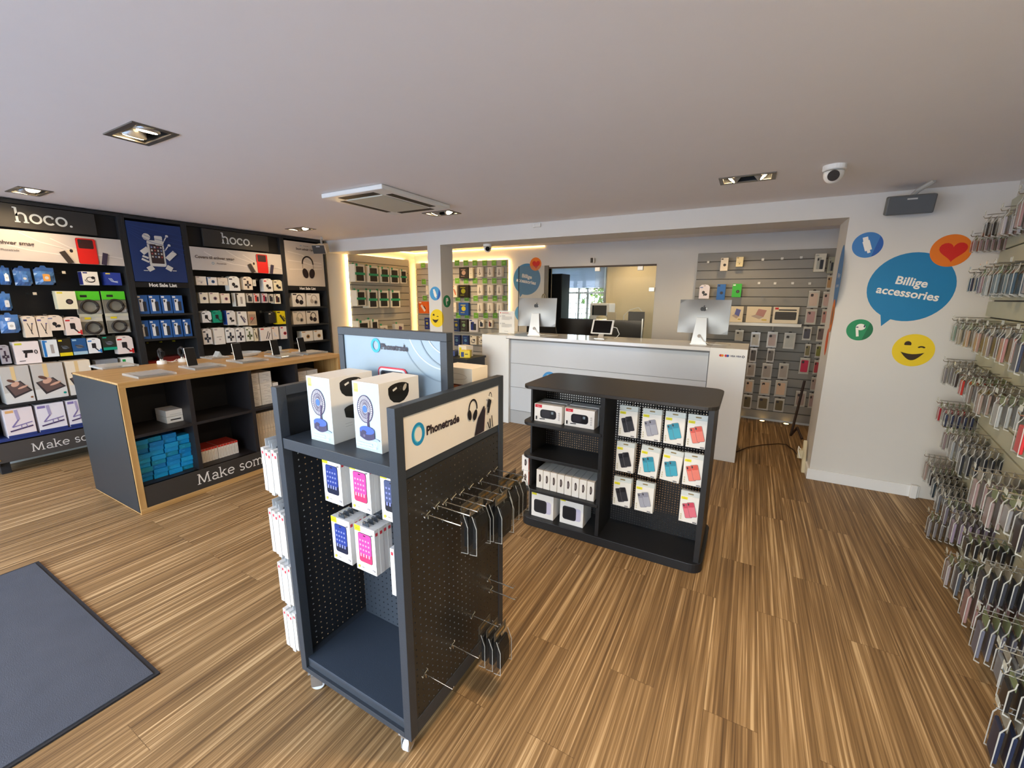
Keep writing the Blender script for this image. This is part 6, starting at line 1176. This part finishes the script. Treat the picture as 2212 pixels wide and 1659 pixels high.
for x, z, w_, h_, kind, body, acc, nm, lab in BACK:
    d = .05; o = pack(nm, w_ * .94, h_, d, kind, body, acc, (x, 6.28 + d, z), 0, lab, 'packs on the green tag panel')
    q = B(); q.tube([(0, 6.345 - 6.28 - d, h_ * .93), (0, -d + .001, h_ * .93)], .003, STEEL, 6) if False else q.tube([(0, .018, h_ * .93), (0, 0, h_ * .93)], .004, STEEL, 6); q.build('hang_rod', o)
gt = M('6ea63a', .5)
for k, (x, z, w_, h_) in enumerate(TAGS):
    q = B(); q.box(-w_ / 2, w_ / 2, 0, .003, 0, h_, gt); q.front(0); q.bar(-w_ * .25, h_ * .5, w_ * .25, h_ * .5, h_ * .12, M('a8cc80')); q.box(-w_ / 2 - .012, w_ / 2 + .012, .003, .005, -.02, h_ + .012, clear('e8f0e0', .25, .1, 'tag_sleeve'))
    lab = 'green price tag, %s from the pillar in the %s tag row' % (ORD[k % 6], ('top', 'second', 'third', 'fourth')[k // 6]) if k < 23 else 'green price tag left of the pillar, %s from the top' % ORD[k - 23]
    T(q.build('price_tag', loc=(x, 6.33, z)), lab, 'price tag', 'green price tags'); 
for z in (2.1, 1.79, 1.48, 1.18, .9):
    q = B(); q.box(-4.80, -3.68, 6.336, 6.344, z - .012, z - .004, STEEL); q.box(-5.64, -5.3, 6.336, 6.344, z - .012, z - .004, STEEL); T(q.build('tag_rail'), 'steel rail carrying green tags at height %d centimetres' % (z * 100) if False else 'thin steel rail under the %s row of green tags' % ({2.1: 'top', 1.79: 'second', 1.48: 'third', 1.18: 'fourth', .9: 'fifth'}[z]), 'rail', 'tag rails')
random.seed(9)
for x, z, w_, h_, kind, body, acc, nm, lab in SLAT:
    d = .02 if kind == 'case' else .045; onsh = kind in ('laptop', 'keyboard'); yf = 6.22 if onsh else 6.24
    if onsh: z, h_ = 1.302, .2
    o = pack(nm, w_ * .95, h_, d, kind, body, acc, (x, yf + d, z), 0, lab, 'packs on the grey slat wall')
    if not onsh: q = B(); q.tube([(0, .13 - d, h_ * .97), (0, 0, h_ * .97)], .003, CHROME, 6); q.build('hang_rod', o)
g = E('slatwall_shelf', (.05, 6.37, 1.28), 0, 'grey metal shelf on the slat wall under the keyboard boxes', 'shelf'); q = B(); q.box(-.42, .50, -.20, 0, 0, .02, M('b4b0a8', .35, .3)); q.box(-.42, .50, -.205, -.2, -.015, .022, M('c4c0b8', .35, .3)); q.build('board', g); q = B(); q.box(.2, .22, -.16, 0, -.06, 0, M('a8a49c', .4)); q.build('bracket', g)
for k, (x, z, lab) in enumerate(((-.55, 2.06, 'bare hook at the left end, upper row'), (.06, 2.07, 'bare hook left of three, upper row'), (.26, 2.075, 'bare hook middle of three, upper row'), (.45, 2.08, 'bare hook right of three, upper row'), (.05, 1.79, 'bare hook first of four, second row'), (.22, 1.785, 'bare hook second of four, second row'), (.40, 1.785, 'bare hook third of four, second row'), (.57, 1.78, 'bare hook fourth of four, second row'))):
    q = B(); q.tube([(0, 0, 0), (0, -.2, 0), (0, -.205, .01)], .003, CHROME, 6); q.box(-.013, .013, -.206, -.200, -.013, .013, M('d8d8d4', .3)); T(q.build('display_hook', loc=(x, 6.37, z)), lab + ' on grey slat wall', 'hook', 'bare hooks on the grey slat wall')
for k, x in enumerate((.0, .28, .55)):
    q = B(); q.lathe([(.035, 0), (.035, .012), (.03, .014)], STEEL, 16); q.X = Matrix.Identity(4); q.lathe([(.028, .0142), (.028, .0146)], emit('ffcf80', 8, 'floor_lamp_glow'), 16); T(q.build('floor_uplight', loc=(x, 6.31, .0)), 'small floor uplight at the foot of slat wall, %s from left' % ORD[k], 'light', 'floor uplights')
# ------------------------------------------------------------------ right wall with clear phone case packs
ang = -math.atan2(1, .172) ; RZ = -PI / 2 - math.atan(.172)
dx_, dy_ = math.sin(RZ), -math.cos(RZ)   # outward direction (towards the room)
ux_, uy_ = math.cos(RZ), math.sin(RZ)    # to the right as one faces the wall
slats('slatwall', 4.9, .0, 2.28, 20, (RW(1.93) , 1.93, 0), RZ, 'pale green slat wall on the right carrying clear phone case packs', M('bfc0a8', .5), d=.035)
def rpack(w_, h_, col, name='phone_case_pack'):
    hw = w_ / 2; pr = [(0, 0), (-.016, .006), (-.016, h_ * .70), (-.004, h_ * .83), (-.002, h_), (0, h_)]
    q = B(); q.prismx(pr, -hw, hw, CLR2)
    for s in (-hw, hw - .0022): q.prismx([(.001, -.002), (-.017, .004), (-.018, h_ * .70), (-.006, h_ * .83), (-.004, h_), (-.001, h_), (-.003, h_ * .83), (-.0145, h_ * .695), (-.0145, .009), (.001, .003)], s, s + .0022, RIM)
    o = q.build(name)
    q = B(); q.prismx([(-.002, h_ * .06), (-.013, h_ * .06), (-.0135, h_ * .66), (-.011, h_ * .69), (-.002, h_ * .69)], -hw * .82, hw * .82, M(col, .35, var=.1)); q.build('phone_case', o, bevel=.003)
    q = B(); q.box(-hw * .9, hw * .9, -.0014, -.0006, h_ * .72, h_ * .98, M('b4b0a0' if random.random() < .6 else '8fa070', .5)); q.build('card', o)
    return o
random.seed(21)
RK = {}
RIGHT = RIGHT + [(3.0, 1.95, .17, 'a89a9c', 5, 'greyish pink'), (3.44, 1.63, .16, '8a9aa0', 5, 'blue grey'), (2.86, 1.62, .17, 'b8b0b4', 5, 'pearl'), (4.12, 1.29, .16, 'b0a48c', 5, 'sand'), (3.56, 1.29, .17, 'c09888', 5, 'salmon'), (3.3, 1.29, .17, '9a8a84', 5, 'brown grey'), (2.74, 1.28, .19, '2e3a5a', 5, 'dark blue'), (3.46, 1.0, .16, '8a7a70', 5, 'umber'), (3.58, .62, .17, 'a0a4a8', 5, 'ash grey'), (2.6, .6, .19, 'a89494', 5, 'dusky'), (3.36, .27, .17, '7a7484', 5, 'plum grey'), (3.02, .06, .18, 'b0a4a8', 5, 'faded rose'), (2.45, .33, .17, '3a3c48', 5, 'graphite'), (3.72, .02, .17, '8a8488', 5, 'smoke')]
for s_, q_ in enumerate(RIGHT): RK.setdefault(min(7, max(0, int(round((2.0 - q_[1]) / .29)))), []).append((-q_[0], s_))
for v_ in RK.values(): v_.sort()
for s_, (y, z, h_, col, n, cn) in enumerate(RIGHT):
    y = min(y, 4.36); z = max(z, .02); w_ = .092 if h_ < .19 else .10
    h_ = min(h_, .21)
    tx = 1.31 - .172 * (4.35 - y) ; row = min(7, max(0, int(round((2.0 - z) / .29)))); n = n + 2; pit = .029 if n > 6 else .031
    base = (tx, y - .05, z); o = None
    rown = ('top', 'second', 'third', 'fourth', 'fifth', 'sixth', 'seventh', 'lowest')[row]
    pos = '%s hook from the white wall' % ORD[[v[1] for v in RK[row]].index(s_)]
    for k in range(n):
        if o is None: o = rpack(w_, h_, col); first = o; r = o
        else: r = dup(first, (0, 0, 0))
        t = .018 + k * pit
        r.location = (base[0] - dx_ * t, base[1] - dy_ * t, base[2] + .003 * random.random()); r.rotation_euler = (0, .03 * (random.random() - .5), RZ)
        T(r, '%s case pack, %s from front, %s row, %s' % (cn, ORD[k], rown, pos), 'phone case', 'clear %s case packs hook %d' % (cn, s_ + 1))
    ln = .24; q = B(); q.tube([(0, .0, 0), (0, -ln, 0), (0, -ln - .006, .012)], .0028, CHROME, 6)
    q.tube([(0, 0, .022), (0, -ln + .01, .02)], .0022, STEEL, 6); q.box(-.015, .015, -.004, .004, -.01, .03, STEEL); q.box(-.02, .02, -ln - .002, -ln, .018, .04, clear('f0f4e8', .3, .1, 'tag_sleeve'))
    T(q.build('display_hook', loc=(base[0] - dx_ * (.012 + ln - .02), base[1] - dy_ * (.012 + ln - .02), base[2] + h_ * .95), rz=RZ), 'steel hook of the %s packs, %s row, %s' % (cn, rown, pos), 'hook', 'steel hooks on the right slat wall')
# ------------------------------------------------------------------ light
def spot(x, y, z, tx, ty, tz, e, ang=1.9, col=(1, .74, .46), r=.05, blend=.8):
    l = bpy.data.lights.new('spot_lamp', 'SPOT'); l.energy = e; l.spot_size = ang; l.spot_blend = blend; l.color = col; l.shadow_soft_size = r
    o = bpy.data.objects.new('spot_lamp', l); C.objects.link(o); o.location = (x, y, z); o.rotation_euler = (Vector((tx, ty, tz)) - Vector((x, y, z))).to_track_quat('-Z', 'Y').to_euler()
WARM = (1, .72, .42)
for k, (x, y) in enumerate(LAMPS):
    for s in (-1, 1):
        spot(x + s * .07, y, ZC - .045, x + s * 1.2, y, 0, SPOT_W * (3. if k == 2 else 1.), 2.2, WARM)
for x, y in ((-4.6, 5.6), (-2.2, 5.6), (-.2, 5.6)): 
    spot(x, y, 2.40, x, y + .5, 0, SPOT_W * (3.2 if x < -4 else 1.6), 2.3, (1, .70, .36))
spot(-1.9, 7.4, 2.45, -1.7, 7.8, 0, SPOT_W * 1.2, 2.6, (1, .78, .5))
w_ = bpy.data.worlds.new('World'); bpy.context.scene.world = w_; w_.use_nodes = True; nt = w_.node_tree; bg = nt.nodes['Background']
sky = nt.nodes.new('ShaderNodeTexSky'); sky.sky_type = 'NISHITA'; sky.sun_disc = False; sky.sun_elevation = math.radians(38); sky.sun_rotation = math.radians(200)
mx = nt.nodes.new('ShaderNodeMix'); mx.data_type = 'RGBA'; mx.inputs[0].default_value = .75; mx.inputs[7].default_value = (.48, .74, 1.0, 1); nt.links.new(sky.outputs[0], mx.inputs[6]); nt.links.new(mx.outputs[2], bg.inputs[0]); bg.inputs[1].default_value = WORLD_S
sn = bpy.data.lights.new('sun', 'SUN'); sn.energy = SUN_E; sn.angle = .01; sn.color = (.95, .98, 1.); o = bpy.data.objects.new('sun', sn); C.objects.link(o); o.rotation_euler = Vector((-.25, -.60, -.95)).to_track_quat('-Z', 'Y').to_euler()
p = bpy.data.lights.new('shop_window', 'AREA'); p.shape = 'RECTANGLE'; p.size = 6.6; p.size_y = 2.2; p.cycles.is_portal = True
o = bpy.data.objects.new('shop_window', p); C.objects.link(o); o.location = (-2.8, -2.34, 1.2); o.rotation_euler = (PI / 2, 0, PI)
o.rotation_euler = (-PI / 2, 0, 0) if False else Vector((0, 1, 0)).to_track_quat('-Z', 'Y').to_euler()
p2 = bpy.data.lights.new('office_window', 'AREA'); p2.shape = 'RECTANGLE'; p2.size = 1.25; p2.size_y = 1.35; p2.cycles.is_portal = True
o = bpy.data.objects.new('office_window', p2); C.objects.link(o); o.location = (-3.37, 9.11, 1.62); o.rotation_euler = Vector((0, -1, 0)).to_track_quat('-Z', 'Y').to_euler()
# ------------------------------------------------------------------ camera
F = 908.; PIT = math.radians(11.7); ROL = math.radians(-.4); YAW = math.radians(29.2); H = 1.6
def axis(x, y, z):
    x, y = math.cos(ROL) * x - math.sin(ROL) * y, math.sin(ROL) * x + math.cos(ROL) * y
    X, Y, Z = x, -math.sin(PIT) * y + math.cos(PIT) * z, -math.cos(PIT) * y - math.sin(PIT) * z
    return Vector((X * math.cos(YAW) - Y * math.sin(YAW), X * math.sin(YAW) + Y * math.cos(YAW), Z))
r_, d_, f_ = axis(1, 0, 0), axis(0, 1, 0), axis(0, 0, 1)
cd = bpy.data.cameras.new('camera'); cd.sensor_fit = 'HORIZONTAL'; cd.sensor_width = 36; cd.lens = F / 2212 * 36; cd.clip_start = .02
cam = bpy.data.objects.new('camera', cd); C.objects.link(cam)
cam.matrix_world = Matrix(((r_.x, -d_.x, -f_.x, 0), (r_.y, -d_.y, -f_.y, 0), (r_.z, -d_.z, -f_.z, H), (0, 0, 0, 1)))
sc = bpy.context.scene; sc.camera = cam
sc.view_settings.view_transform = 'Standard'; sc.view_settings.look = 'None'; sc.view_settings.gamma = 1; sc.view_settings.use_curve_mapping = False; sc.view_settings.exposure = EXPO
